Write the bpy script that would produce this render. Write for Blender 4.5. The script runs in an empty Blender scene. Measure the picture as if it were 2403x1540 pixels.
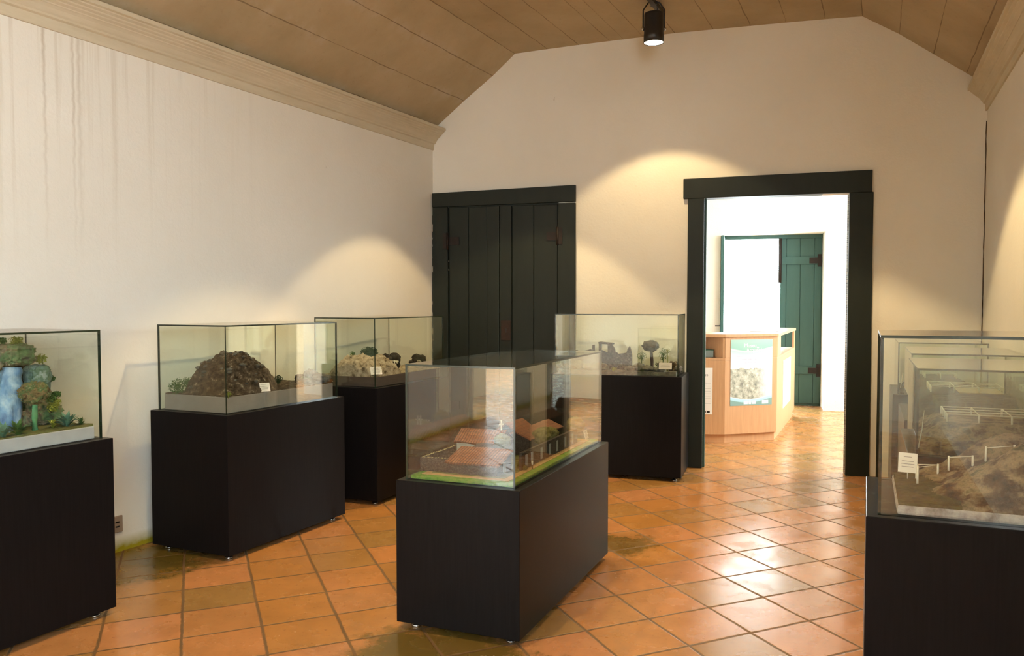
import bpy, bmesh, math, random
from math import sin, cos, radians, pi, atan, sqrt
from mathutils import Vector, Matrix, noise

random.seed(7)
SC = bpy.context.scene
COL = SC.collection

# ------------------------------------------------------------------ camera
FPX, PITCH = 1950.0, atan(78 / 1950.0)
PCX, PCY = 1201.5, 790.0
CAM = Vector((0, 0, 1.35))
cd = bpy.data.cameras.new('camera')
cam = bpy.data.objects.new('camera', cd)
COL.objects.link(cam)
cam.location = CAM
cam.rotation_euler = (pi / 2 - PITCH, 0, 0)
cd.sensor_fit = 'HORIZONTAL'
cd.sensor_width = 36
cd.lens = 36 * FPX / 2403
cd.shift_y = 20 / 2403
cd.clip_start = 0.02
SC.camera = cam

# ------------------------------------------------------------------ view, world, sun
SC.view_settings.view_transform = 'Standard'
SC.view_settings.look = 'None'
SC.view_settings.exposure = 0.2
SC.view_settings.gamma = 1.0
SC.view_settings.use_curve_mapping = False
SC.cycles.use_denoising = True
SC.cycles.max_bounces = 14
SC.cycles.diffuse_bounces = 6
SC.cycles.glossy_bounces = 6
SC.cycles.transparent_max_bounces = 40
SC.cycles.sample_clamp_indirect = 6
SC.cycles.caustics_reflective = False
SC.cycles.caustics_refractive = False
wd = bpy.data.worlds.new('daylight')
SC.world = wd
wd.use_nodes = True
bg = wd.node_tree.nodes['Background']
bg.inputs['Color'].default_value = (0.88, 1.0, 1.04, 1)
bg.inputs['Strength'].default_value = 22.5

WARM = (1.0, 0.73, 0.36)


def spot(name, loc, aim, watts, half=45, blend=0.12, size=0.03, color=WARM):
    l = bpy.data.lights.new(name, 'SPOT')
    l.energy = watts
    l.color = color
    l.spot_size = radians(half * 2)
    l.spot_blend = blend
    l.shadow_soft_size = size
    o = bpy.data.objects.new(name, l)
    COL.objects.link(o)
    o.location = loc
    o.rotation_euler = (Vector(aim) - Vector(loc)).to_track_quat('-Z', 'Y').to_euler()
    return o


def portal(name, loc, normal, w, h):
    l = bpy.data.lights.new(name, 'AREA')
    l.shape = 'RECTANGLE'
    l.size, l.size_y = w, h
    l.cycles.is_portal = True
    o = bpy.data.objects.new(name, l)
    COL.objects.link(o)
    o.location = loc
    o.rotation_euler = Vector(normal).to_track_quat('-Z', 'Z').to_euler()
    return o


# track spots (the one in the photograph first, then its neighbours and one added fill spot)
spot('track_or_fill_spot', (1.05, 6.13, 3.20), (1.20, 6.30, 0), 60, half=49, blend=0.2)
spot('track_or_fill_spot', (0.06, 6.05, 3.25), (-0.10, 6.08, 0), 115, half=41, blend=0.15)
spot('track_or_fill_spot', (-0.35, 4.58, 3.25), (-0.42, 4.58, 0), 140, half=41, blend=0.2)
spot('track_or_fill_spot', (-0.60, 2.55, 3.25), (-0.45, 2.75, 0), 165, half=42, blend=0.25)  # added warm fill for the front floor and middle case
spot('track_or_fill_spot', (1.70, 5.05, 3.25), (1.90, 5.1, 0), 165, half=45, blend=0.2)
# spots added behind the camera for warm bounce light, without fixtures
for ly in (0.6, -0.8):
    spot('track_or_fill_spot', (1.05 + (ly - 6.13) * 0.46, ly, 3.25), (0.9 + (ly - 6.13) * 0.46, ly - 0.3, 0), 300, half=41, blend=0.3)

# ------------------------------------------------------------------ geometry of the place
W = Vector((0.96442, -0.26438, 0))          # along the back wall, to the right
NB = Vector((-0.26438, -0.96442, 0))        # out of the back wall, into this room
C0 = Vector((-0.7006, 7.3973, 0))           # left back corner
S_R = 4.389                                 # right back corner along the wall
CR = C0 + W * S_R
SL_L, SL_R = 0.4892, 0.4287                 # dx/dy of the side walls
Y_FRONT = -4.2


def bw(s, t=0.0, z=0.0):
    """point at s along the back wall, t behind its face, z up"""
    p = C0 + W * s - NB * t
    return Vector((p.x, p.y, z))


def lw(y, out=0.0, z=0.0):
    """point on the left wall, `out` metres into the room"""
    k = sqrt(1 + SL_L ** 2)
    x = C0.x + (y - C0.y) * SL_L
    return Vector((x + out / k, y - out * SL_L / k, z))


def rw(y, out=0.0, z=0.0):
    k = sqrt(1 + SL_R ** 2)
    x = CR.x + (y - CR.y) * SL_R
    return Vector((x - out / k, y + out * SL_R / k, z))


# daylight openings: doorway on the left wall near the camera, window in the right wall, two doors and an added high opening of the next room
LD0, LD1 = -3.7, -1.25          # y range of the left doorway
RWIN0, RWIN1 = -3.3, -0.3        # y range of the right window
portal('daylight_portal', lw((LD0 + LD1) / 2, -0.6, 1.35), (1, -SL_L, 0), 2.8, 2.8)
portal('daylight_portal', rw((RWIN0 + RWIN1) / 2, -0.3, 2.075), (-1, SL_R, 0), 3.3, 1.6)
portal('daylight_portal', bw(3.02, 4.75, 1.12), NB, 1.3, 2.3)
portal('daylight_portal', bw(6.15, 1.95, 1.15), -W, 1.1, 2.3)
portal('daylight_portal', bw(6.15, 2.15, 2.25), -W, 3.8, 1.4)  # unseen high opening, added to flood the next room with daylight


def ray(px, py):
    xc, yc = (px - PCX) / FPX, -(py - PCY) / FPX
    s, c = sin(PITCH), cos(PITCH)
    return Vector((xc, c + yc * s, -s + yc * c))


def on_plane(px, py, p, n):
    r = ray(px, py)
    return CAM + r * ((p - CAM).dot(n) / r.dot(n))


# ------------------------------------------------------------------ materials
def srgb(r, g, b):
    def f(c):
        c /= 255
        return c / 12.92 if c <= 0.04045 else ((c + 0.055) / 1.055) ** 2.4
    return (f(r), f(g), f(b), 1)


class NT:
    """small helper to write node trees"""
    def __init__(s, name):
        s.m = bpy.data.materials.new(name)
        s.m.use_nodes = True
        s.t = s.m.node_tree
        s.b = s.t.nodes['Principled BSDF']
        s.out = s.t.nodes['Material Output']

    def n(s, typ, **k):
        nd = s.t.nodes.new(typ)
        for a, v in k.items():
            setattr(nd, a, v)
        return nd

    def l(s, a, b):
        s.t.links.new(a, b)

    def obj(s):
        return s.n('ShaderNodeTexCoord').outputs['Object']

    def noise(s, vec, scale, detail=4, rough=0.55, dist=0.0):
        nd = s.n('ShaderNodeTexNoise')
        nd.inputs['Scale'].default_value = scale
        nd.inputs['Detail'].default_value = detail
        nd.inputs['Roughness'].default_value = rough
        nd.inputs['Distortion'].default_value = dist
        if vec is not None:
            s.l(vec, nd.inputs['Vector'])
        return nd.outputs['Fac']

    def scalev(s, vec, v):
        nd = s.n('ShaderNodeVectorMath', operation='MULTIPLY')
        s.l(vec, nd.inputs[0])
        nd.inputs[1].default_value = v
        return nd.outputs[0]

    def ramp(s, fac, stops, interp='LINEAR'):
        nd = s.n('ShaderNodeValToRGB')
        nd.color_ramp.interpolation = interp
        e = nd.color_ramp.elements
        while len(e) < len(stops):
            e.new(0.5)
        for i, (p, c) in enumerate(stops):
            e[i].position = p
            e[i].color = c if len(c) == 4 else (*c, 1)
        s.l(fac, nd.inputs['Fac'])
        return nd.outputs['Color']

    def math(s, op, a, b=None, clamp=False):
        nd = s.n('ShaderNodeMath', operation=op, use_clamp=clamp)
        for i, v in enumerate((a, b)):
            if v is None:
                continue
            if isinstance(v, (int, float)):
                nd.inputs[i].default_value = v
            else:
                s.l(v, nd.inputs[i])
        return nd.outputs[0]

    def mix(s, fac, a, b, blend='MIX'):
        nd = s.n('ShaderNodeMix', data_type='RGBA', blend_type=blend)
        for sock, v in ((nd.inputs[0], fac), (nd.inputs[6], a), (nd.inputs[7], b)):
            if isinstance(v, (int, float)):
                sock.default_value = v
            elif isinstance(v, tuple):
                sock.default_value = v if len(v) == 4 else (*v, 1)
            else:
                s.l(v, sock)
        return nd.outputs[2]

    def bump(s, h, strength=0.3, dist=0.01):
        nd = s.n('ShaderNodeBump')
        nd.inputs['Strength'].default_value = strength
        nd.inputs['Distance'].default_value = dist
        s.l(h, nd.inputs['Height'])
        s.l(nd.outputs[0], s.b.inputs['Normal'])

    def color(s, c):
        if isinstance(c, tuple):
            s.b.inputs['Base Color'].default_value = c if len(c) == 4 else (*c, 1)
        else:
            s.l(c, s.b.inputs['Base Color'])

    def rough(s, r, spec=0.5):
        if isinstance(r, (int, float)):
            s.b.inputs['Roughness'].default_value = r
        else:
            s.l(r, s.b.inputs['Roughness'])
        s.b.inputs['Specular IOR Level'].default_value = spec


def plain(name, c, rough=0.6, metal=0.0, spec=0.5):
    t = NT(name)
    t.color(c)
    t.rough(rough, spec)
    t.b.inputs['Metallic'].default_value = metal
    return t.m


def mottled(name, cols, scale=8, rough=0.8, bump=0.4, bdist=0.01, detail=6, spec=0.3, squash=(1, 1, 1), lo=0.3, hi=0.7):
    t = NT(name)
    v = t.scalev(t.obj(), squash)
    f = t.noise(v, scale, detail, 0.65)
    k = len(cols)
    t.color(t.ramp(f, [(lo + (hi - lo) * i / (k - 1), c) for i, c in enumerate(cols)]))
    t.rough(rough, spec)
    if bump:
        t.bump(t.noise(v, scale * 3, 5, 0.7), bump, bdist)
    return t.m


def wood(name, c1, c2, rough=0.45, scale=(2, 2, 30), spec=0.4):
    t = NT(name)
    v = t.scalev(t.obj(), scale)
    f = t.noise(v, 3, 5, 0.6, 0.4)
    t.color(t.ramp(f, [(0.3, c1), (0.7, c2)]))
    t.rough(rough, spec)
    return t.m


def glass_material():
    t = NT('clear_glass')
    t.t.nodes.remove(t.b)
    geo = t.n('ShaderNodeNewGeometry')
    mx = t.n('ShaderNodeMix', data_type='FLOAT')
    t.l(geo.outputs['Backfacing'], mx.inputs[0])
    mx.inputs[2].default_value = 1.52
    mx.inputs[3].default_value = 1 / 1.52
    fr = t.n('ShaderNodeFresnel')
    t.l(mx.outputs[0], fr.inputs['IOR'])
    tr = t.n('ShaderNodeBsdfTransparent')
    tr.inputs['Color'].default_value = (0.955, 0.975, 0.955, 1)
    gl = t.n('ShaderNodeBsdfGlossy')
    gl.inputs['Roughness'].default_value = 0.0
    gl.inputs['Color'].default_value = (1, 1, 1, 1)
    ms = t.n('ShaderNodeMixShader')
    t.l(fr.outputs[0], ms.inputs[0])
    t.l(tr.outputs[0], ms.inputs[1])
    t.l(gl.outputs[0], ms.inputs[2])
    t.l(ms.outputs[0], t.out.inputs['Surface'])
    return t.m


def plaster(name, streaks=False, moss=False):
    t = NT(name)
    v = t.obj()
    big = t.noise(v, 0.9, 5, 0.6)
    c = t.ramp(big, [(0.3, (0.775, 0.755, 0.675)), (0.7, (0.825, 0.81, 0.735))])
    fine = t.noise(v, 60, 4, 0.6)
    if streaks:
        sv = t.scalev(v, (14, 14, 0.35))
        f = t.noise(sv, 1.3, 4, 0.7)
        sep = t.n('ShaderNodeSeparateXYZ')
        t.l(v, sep.inputs[0])
        near = t.n('ShaderNodeMapRange')
        t.l(sep.outputs['Y'], near.inputs[0])
        near.inputs[1].default_value = 5.6
        near.inputs[2].default_value = 3.9
        fade = t.n('ShaderNodeMapRange')
        t.l(sep.outputs['Z'], fade.inputs[0])
        fade.inputs[1].default_value = 1.5
        fade.inputs[2].default_value = 2.7
        k = t.math('MULTIPLY', near.outputs[0], fade.outputs[0])
        m = t.ramp(f, [(0.52, (0, 0, 0)), (0.72, (1, 1, 1))])
        c = t.mix(t.math('MULTIPLY', t.math('MULTIPLY', m, k), 0.55), c, srgb(168, 150, 118))
        # two narrow rust runs under the cornice
        for yy, wdt in ((4.13, 0.012), (4.30, 0.016), (4.27, 0.010)):
            wob = t.math('MULTIPLY', t.math('SUBTRACT', t.noise(t.scalev(v, (0, 0, 4)), 2, 3), 0.5), 0.05)
            dd = t.math('ABSOLUTE', t.math('SUBTRACT', t.math('ADD', sep.outputs['Y'], wob), yy))
            mr = t.n('ShaderNodeMapRange')
            t.l(dd, mr.inputs[0])
            mr.inputs[1].default_value = wdt
            mr.inputs[2].default_value = 0.0
            c = t.mix(t.math('MULTIPLY', t.math('MULTIPLY', mr.outputs[0], fade.outputs[0]), 0.36), c, srgb(150, 130, 95))
    if moss:
        sep2 = t.n('ShaderNodeSeparateXYZ')
        t.l(v, sep2.inputs[0])
        mr = t.n('ShaderNodeMapRange')
        t.l(sep2.outputs['Z'], mr.inputs[0])
        mr.inputs[1].default_value = 0.085
        mr.inputs[2].default_value = 0.01
        mm = t.math('MULTIPLY', mr.outputs[0], t.math('ADD', t.noise(v, 18, 4), 0.6), clamp=True)
        c = t.mix(mm, c, srgb(150, 140, 30))
    spots = t.ramp(t.noise(v, 13, 2, 0.4), [(0.80, (0, 0, 0)), (0.82, (1, 1, 1))])
    c = t.mix(t.math('MULTIPLY', spots, 0.25), c, srgb(150, 125, 95))
    t.color(c)
    t.rough(0.9, 0.2)
    t.bump(t.math('ADD', fine, t.math('MULTIPLY', t.noise(v, 9, 4), 1.5)), 0.25, 0.006)
    return t.m


def floor_material():
    t = NT('terracotta_tiles')
    v = t.obj()
    wv = t.n('ShaderNodeTexNoise')
    wv.inputs['Scale'].default_value = 2.2
    t.l(v, wv.inputs['Vector'])
    # tile coordinates (a, b): the two tile axes measured on the floor
    O, U, V = Vector((0.7624, 3.9190)), Vector((0.28363, 0.12893)), Vector((0.10850, -0.28212))
    det = U.x * V.y - V.x * U.y
    sep = t.n('ShaderNodeSeparateXYZ')
    t.l(v, sep.inputs[0])
    dx = t.math('SUBTRACT', sep.outputs['X'], O.x)
    dy = t.math('SUBTRACT', sep.outputs['Y'], O.y)

    def lin(kx, ky, seed):
        w = t.math('MULTIPLY', t.math('SUBTRACT', wv.outputs['Color'] if False else t.noise(t.scalev(v, (1, 1, seed)), 3.1 + seed, 3), 0.5), 0.045)
        return t.math('ADD', t.math('ADD', t.math('MULTIPLY', dx, kx), t.math('MULTIPLY', dy, ky)), w)
    a = lin(V.y / det, -V.x / det, 1.0)
    b = lin(-U.y / det, U.x / det, 1.7)

    def edge(x):
        f = t.math('FRACT', x)
        return t.math('MINIMUM', f, t.math('SUBTRACT', 1.0, f))
    ea, eb = edge(a), edge(b)
    e = t.math('MINIMUM', ea, eb)
    rag = t.math('MULTIPLY', t.math('SUBTRACT', t.noise(v, 45, 4), 0.5), 0.022)
    e = t.math('ADD', e, rag)
    grout = t.n('ShaderNodeMapRange')
    t.l(e, grout.inputs[0])
    grout.inputs[1].default_value = 0.026
    grout.inputs[2].default_value = 0.012
    cmb = t.n('ShaderNodeCombineXYZ')
    t.l(t.math('FLOOR', a), cmb.inputs[0])
    t.l(t.math('FLOOR', b), cmb.inputs[1])
    wn = t.n('ShaderNodeTexWhiteNoise', noise_dimensions='2D')
    t.l(cmb.outputs[0], wn.inputs['Vector'])
    tint = t.ramp(wn.outputs['Value'], [(0.0, srgb(174, 122, 64)), (0.3, srgb(180, 125, 70)), (0.55, srgb(184, 127, 84)),
                                        (0.8, srgb(166, 121, 68)), (1.0, srgb(150, 116, 68))])
    blot = t.noise(v, 5.5, 6, 0.7)
    tint = t.mix(t.math('MULTIPLY', t.ramp(blot, [(0.42, (0, 0, 0)), (0.7, (1, 1, 1))]), 0.4), tint, srgb(125, 92, 48))
    specks = t.ramp(t.noise(v, 38, 5, 0.65), [(0.62, (0, 0, 0)), (0.70, (1, 1, 1))])
    tint = t.mix(t.math('MULTIPLY', specks, 0.55), tint, srgb(95, 58, 24))
    # damp, mossy stains, last a dark patch by the middle case: soft, ragged islands
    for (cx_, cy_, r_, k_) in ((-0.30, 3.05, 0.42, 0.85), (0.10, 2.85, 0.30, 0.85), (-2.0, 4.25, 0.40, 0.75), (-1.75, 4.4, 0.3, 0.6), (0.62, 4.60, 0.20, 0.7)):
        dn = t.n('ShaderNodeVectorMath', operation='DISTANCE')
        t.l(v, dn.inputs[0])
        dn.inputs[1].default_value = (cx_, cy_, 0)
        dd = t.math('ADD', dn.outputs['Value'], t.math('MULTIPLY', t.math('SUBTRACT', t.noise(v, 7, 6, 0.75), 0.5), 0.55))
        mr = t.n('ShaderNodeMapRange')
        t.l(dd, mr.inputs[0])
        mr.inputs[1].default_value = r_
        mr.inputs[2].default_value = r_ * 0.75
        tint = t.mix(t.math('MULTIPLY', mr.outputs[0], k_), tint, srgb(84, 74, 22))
    gcol = t.mix(t.noise(v, 3, 3), srgb(70, 46, 16), srgb(118, 86, 44))
    c = t.mix(grout.outputs[0], tint, gcol)
    t.color(c)
    rr = t.ramp(t.noise(v, 6, 5), [(0.3, (0.17,) * 3), (0.7, (0.33,) * 3)])
    t.rough(t.math('ADD', rr, t.math('MULTIPLY', grout.outputs[0], 0.4)), 0.75)
    hh = t.math('ADD', t.math('MULTIPLY', t.math('SUBTRACT', 1.0, grout.outputs[0]), 1.0), t.math('MULTIPLY', t.noise(v, 14, 5), 0.22))
    hh = t.math('ADD', hh, t.math('MULTIPLY', wn.outputs['Value'], 0.3))
    t.bump(hh, 0.3, 0.006)
    return t.m


def ceiling_material():
    t = NT('ceiling_boards')
    uv = t.n('ShaderNodeUVMap')
    sep = t.n('ShaderNodeSeparateXYZ')
    t.l(uv.outputs[0], sep.inputs[0])
    v = t.obj()
    wob = t.math('MULTIPLY', t.math('SUBTRACT', t.noise(v, 4, 4), 0.5), 0.07)
    u = t.math('ADD', sep.outputs['X'], wob)
    f = t.math('FRACT', t.math('ADD', u, 0.5))
    d = t.math('ABSOLUTE', t.math('SUBTRACT', f, 0.5))
    wid = t.math('MULTIPLY', t.ramp(t.noise(v, 2.5, 3), [(0.35, (0.2,) * 3), (0.65, (1, 1, 1))]), 0.017)
    mr = t.math('LESS_THAN', d, wid)
    base = t.ramp(t.noise(v, 1.6, 6, 0.62), [(0.3, (0.39, 0.305, 0.180)), (0.7, (0.49, 0.395, 0.255))])
    dk = t.ramp(t.noise(v, 26, 5, 0.7), [(0.60, (0, 0, 0)), (0.75, (1, 1, 1))])
    base = t.mix(t.math('MULTIPLY', dk, 0.3), base, (0.20, 0.14, 0.08))
    # pale lime bloom along some seams of the left slope
    near = t.n('ShaderNodeMapRange')
    t.l(d, near.inputs[0])
    near.inputs[1].default_value = 0.22
    near.inputs[2].default_value = 0.0
    bl = t.ramp(t.noise(v, 3.2, 5, 0.7), [(0.5, (0, 0, 0)), (0.62, (1, 1, 1))])
    lf = t.math('LESS_THAN', sep.outputs['X'], 3.4)
    base = t.mix(t.math('MULTIPLY', t.math('MULTIPLY', t.math('MULTIPLY', near.outputs[0], bl), lf), 0.45), base, (0.50, 0.43, 0.35))
    c = t.mix(t.math('MULTIPLY', mr, 0.65), base, (0.13, 0.09, 0.045))
    t.color(c)
    t.rough(0.75, 0.25)
    t.bump(t.math('SUBTRACT', t.math('MULTIPLY', t.noise(v, 22, 5), 0.5), mr), 0.3, 0.006)
    return t.m


M = {}
M['glass'] = glass_material()
M['glass_edge'] = plain('glass_edge', (0.012, 0.022, 0.012), 0.15)
M['plaster'] = plaster('plaster_white')
M['plaster_left'] = plaster('plaster_stained', streaks=True, moss=True)
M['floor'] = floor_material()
M['ceiling'] = ceiling_material()
M['cornice'] = mottled('cornice_paint', [(0.56, 0.50, 0.36), (0.64, 0.58, 0.44)], 3, 0.7, 0.1, 0.004, squash=(1, 1, 6))
M['laminate'] = wood('dark_laminate', (0.0062, 0.0054, 0.0058), (0.0092, 0.0080, 0.0084), 0.28, (40, 40, 1.5), 0.06)
M['steel'] = plain('steel_foot', (0.6, 0.6, 0.6), 0.25, 1.0)
M['green'] = mottled('dark_green_paint', [(0.0045, 0.0085, 0.0045), (0.0070, 0.0118, 0.0066)], 5, 0.55, 0.25, 0.003, squash=(3, 3, 0.4), spec=0.35)
M['chip'] = plain('bare_chipped_paint', (0.45, 0.40, 0.32), 0.8)
M['teal'] = mottled('teal_paint', [(0.036, 0.092, 0.084), (0.046, 0.108, 0.098)], 5, 0.5, 0.15, 0.003, squash=(3, 3, 0.4))
M['iron'] = mottled('rusty_iron', [(0.010, 0.007, 0.0055), (0.022, 0.012, 0.009)], 30, 0.6, 0.3, 0.002)
M['rust'] = mottled('rusty_lock', [(0.016, 0.009, 0.006), (0.036, 0.017, 0.010)], 40, 0.65, 0.3, 0.002)
M['black'] = plain('black_lamp_enamel', (0.012, 0.011, 0.010), 0.4)
M['beech'] = wood('beech_laminate', (0.49, 0.265, 0.130), (0.57, 0.32, 0.165), 0.4, (18, 18, 1.2))
M['paper'] = plain('white_paper', (0.82, 0.79, 0.74), 0.8)
M['ink'] = plain('grey_ink', (0.25, 0.23, 0.22), 0.8)
M['brownrock'] = mottled('brown_rock', [(0.028, 0.018, 0.010), (0.085, 0.058, 0.036), (0.13, 0.095, 0.062), (0.42, 0.36, 0.27)], 34, 0.9, 1.0, 0.014, detail=9, lo=.36, hi=.68)
M['greyrock'] = mottled('grey_rock', [(0.05, 0.048, 0.042), (0.13, 0.125, 0.11), (0.24, 0.23, 0.20)], 18, 0.9, 0.8, 0.01)
M['darkrock'] = mottled('dark_rock', [(0.018, 0.014, 0.011), (0.05, 0.038, 0.028)], 25, 0.9, 0.8, 0.008)
M['mossrock'] = mottled('mossy_rock', [(0.05, 0.035, 0.03), (0.085, 0.16, 0.07), (0.20, 0.15, 0.11), (0.14, 0.25, 0.17)], 13, 0.85, 0.7, 0.008)
M['bluerock'] = mottled('blue_grey_rock', [(0.05, 0.08, 0.085), (0.17, 0.25, 0.25), (0.09, 0.15, 0.09), (0.36, 0.44, 0.44)], 14, 0.85, 0.6, 0.008)
M['water'] = mottled('painted_waterfall', [(0.03, 0.09, 0.24), (0.14, 0.28, 0.48), (0.46, 0.60, 0.70)], 15, 0.35, 0.6, 0.008, squash=(1, 1, 0.5))
M['sand'] = mottled('pale_sand', [(0.10, 0.07, 0.035), (0.44, 0.35, 0.24), (0.58, 0.48, 0.35), (0.66, 0.57, 0.43)], 26, 0.95, 1.0, 0.014, detail=9, lo=.36, hi=.66)
M['soil'] = mottled('mossy_soil', [(0.06, 0.045, 0.02), (0.13, 0.14, 0.05), (0.20, 0.15, 0.08)], 30, 0.95, 0.8, 0.006)
M['basegrey'] = mottled('grey_painted_base', [(0.22, 0.20, 0.18), (0.27, 0.25, 0.225)], 14, 0.8, 0.25, 0.003)
M['basepale'] = mottled('pale_painted_base', [(0.36, 0.37, 0.40), (0.45, 0.46, 0.49)], 8, 0.8, 0.25, 0.003)
M['basebrown'] = mottled('brown_painted_base', [(0.075, 0.052, 0.040), (0.10, 0.07, 0.055)], 14, 0.8, 0.25, 0.003, squash=(1, 1, 8))
M['leaf'] = mottled('green_leaf', [(0.030, 0.075, 0.018), (0.085, 0.17, 0.045)], 30, 0.6, 0)
M['leafdark'] = mottled('dark_green_leaf', [(0.010, 0.028, 0.010), (0.035, 0.070, 0.028)], 30, 0.6, 0)
M['leafyellow'] = mottled('yellow_green_leaf', [(0.10, 0.14, 0.02), (0.32, 0.32, 0.05)], 40, 0.6, 0)
M['leafteal'] = mottled('blue_green_leaf', [(0.05, 0.13, 0.09), (0.13, 0.25, 0.18)], 40, 0.6, 0)
M['crumb'] = mottled('crumbly_canopy', [(0.05, 0.04, 0.015), (0.30, 0.22, 0.11), (0.12, 0.20, 0.08), (0.66, 0.58, 0.44)], 34, 0.95, 1.0, 0.012)
M['crumbolive'] = mottled('olive_crumb_canopy', [(0.08, 0.075, 0.02), (0.22, 0.19, 0.06), (0.34, 0.30, 0.14)], 60, 0.95, 1.0, 0.01)
M['crumbgrey'] = mottled('pale_crumb_canopy', [(0.12, 0.15, 0.08), (0.35, 0.36, 0.25), (0.20, 0.26, 0.15)], 70, 0.95, 1.0, 0.01)
M['greentrunk'] = mottled('green_trunk', [(0.07, 0.22, 0.10), (0.13, 0.32, 0.16)], 14, 0.7, 0.4)
M['trunk'] = mottled('dark_trunk', [(0.05, 0.045, 0.045), (0.10, 0.09, 0.09)], 14, 0.8, 0.4)
M['grass'] = mottled('model_grass', [(0.05, 0.15, 0.012), (0.11, 0.25, 0.03), (0.18, 0.21, 0.05)], 60, 0.95, 0.8, 0.004)
M['path'] = mottled('sandy_path', [(0.34, 0.21, 0.09), (0.45, 0.30, 0.15)], 40, 0.95, 0.5, 0.003)
M['stonewall'] = mottled('dark_stone_wall', [(0.022, 0.016, 0.013), (0.065, 0.050, 0.043), (0.13, 0.11, 0.10)], 160, 0.9, 1.0, 0.003, lo=0.35, hi=0.72)
M['ruinstone'] = mottled('ruin_stone', [(0.012, 0.009, 0.008), (0.05, 0.04, 0.034), (0.085, 0.07, 0.06), (0.26, 0.23, 0.20)], 70, 0.9, 1.0, 0.012, detail=8, lo=.38, hi=.68)
M['lichen'] = mottled('lichen_coping', [(0.30, 0.25, 0.08), (0.55, 0.52, 0.33)], 160, 0.9, 0.6, 0.003)
M['whitewash'] = mottled('model_whitewash', [(0.34, 0.34, 0.29), (0.42, 0.42, 0.37)], 20, 0.9, 0.2, 0.002)
M['winboard'] = plain('model_window', (0.30, 0.31, 0.31), 0.8)
M['whitestake'] = plain('white_stake', (0.80, 0.76, 0.66), 0.7)
M['earth'] = mottled('excavated_earth', [(0.018, 0.010, 0.005), (0.085, 0.046, 0.023), (0.30, 0.225, 0.14), (0.075, 0.068, 0.030)], 13, 0.95, 0.9, 0.012, detail=8, lo=0.34, hi=0.66)
M['earthdark'] = mottled('dark_earth', [(0.030, 0.021, 0.013), (0.060, 0.045, 0.028), (0.085, 0.075, 0.04)], 13, 0.95, 0.8, 0.01, detail=8)
M['mossbase'] = mottled('moss_flocked_base', [(0.035, 0.028, 0.012), (0.075, 0.062, 0.024), (0.10, 0.10, 0.035)], 45, 0.95, 0.8, 0.005)
M['plasteredge'] = mottled('chalky_slab_edge', [(0.22, 0.19, 0.19), (0.42, 0.39, 0.38), (0.60, 0.58, 0.56)], 25, 0.9, 0.6, 0.004)
M['palefloor'] = plain('pale_dig_floor', (0.40, 0.34, 0.22), 0.9)
M['yardstone'] = mottled('rough_yard_stone', [(0.25, 0.20, 0.13), (0.62, 0.55, 0.42), (0.80, 0.74, 0.62)], 18, 0.9, 0.6, 0.02)
M['bone'] = plain('white_bone', (0.62, 0.58, 0.48), 0.6)
M['outlet'] = plain('socket_plate', (0.30, 0.23, 0.17), 0.5)
M['skin'] = plain('miniature_skin', (0.30, 0.19, 0.11), 0.7)
M['shirt'] = plain('miniature_shirt', (0.55, 0.52, 0.45), 0.8)
M['box_teal'] = plain('leaflet_box', (0.30, 0.38, 0.38), 0.6)
M['orange'] = plain('small_orange_item', (0.62, 0.25, 0.12), 0.6)


def roof_material():
    t = NT('model_roof_tiles')
    uv = t.n('ShaderNodeUVMap')
    wv = t.n('ShaderNodeTexWave', wave_type='BANDS', bands_direction='X')
    wv.inputs['Scale'].default_value = 1.0
    t.l(uv.outputs[0], wv.inputs['Vector'])
    sep = t.n('ShaderNodeSeparateXYZ')
    t.l(uv.outputs[0], sep.inputs[0])
    saw = t.math('FRACT', sep.outputs['Y'])
    n = t.noise(t.obj(), 40, 4)
    c = t.ramp(n, [(0.3, (0.17, 0.065, 0.038)), (0.7, (0.28, 0.115, 0.062))])
    c = t.mix(t.math('LESS_THAN', wv.outputs['Fac'], 0.18), c, (0.09, 0.04, 0.026))
    c = t.mix(t.math('MULTIPLY', t.math('LESS_THAN', saw, 0.12), 0.7), c, (0.08, 0.036, 0.024))
    t.color(c)
    t.rough(0.85, 0.3)
    t.bump(t.math('ADD', wv.outputs['Fac'], saw), 0.6, 0.003)
    return t.m


M['roof'] = roof_material()


def lamp_face():
    t = NT('lit_lamp_face')
    t.b.inputs['Base Color'].default_value = (1, 0.9, 0.75, 1)
    t.b.inputs['Emission Color'].default_value = (1, 0.88, 0.68, 1)
    t.b.inputs['Emission Strength'].default_value = 12
    return t.m


M['lamp_face'] = lamp_face()


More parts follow.
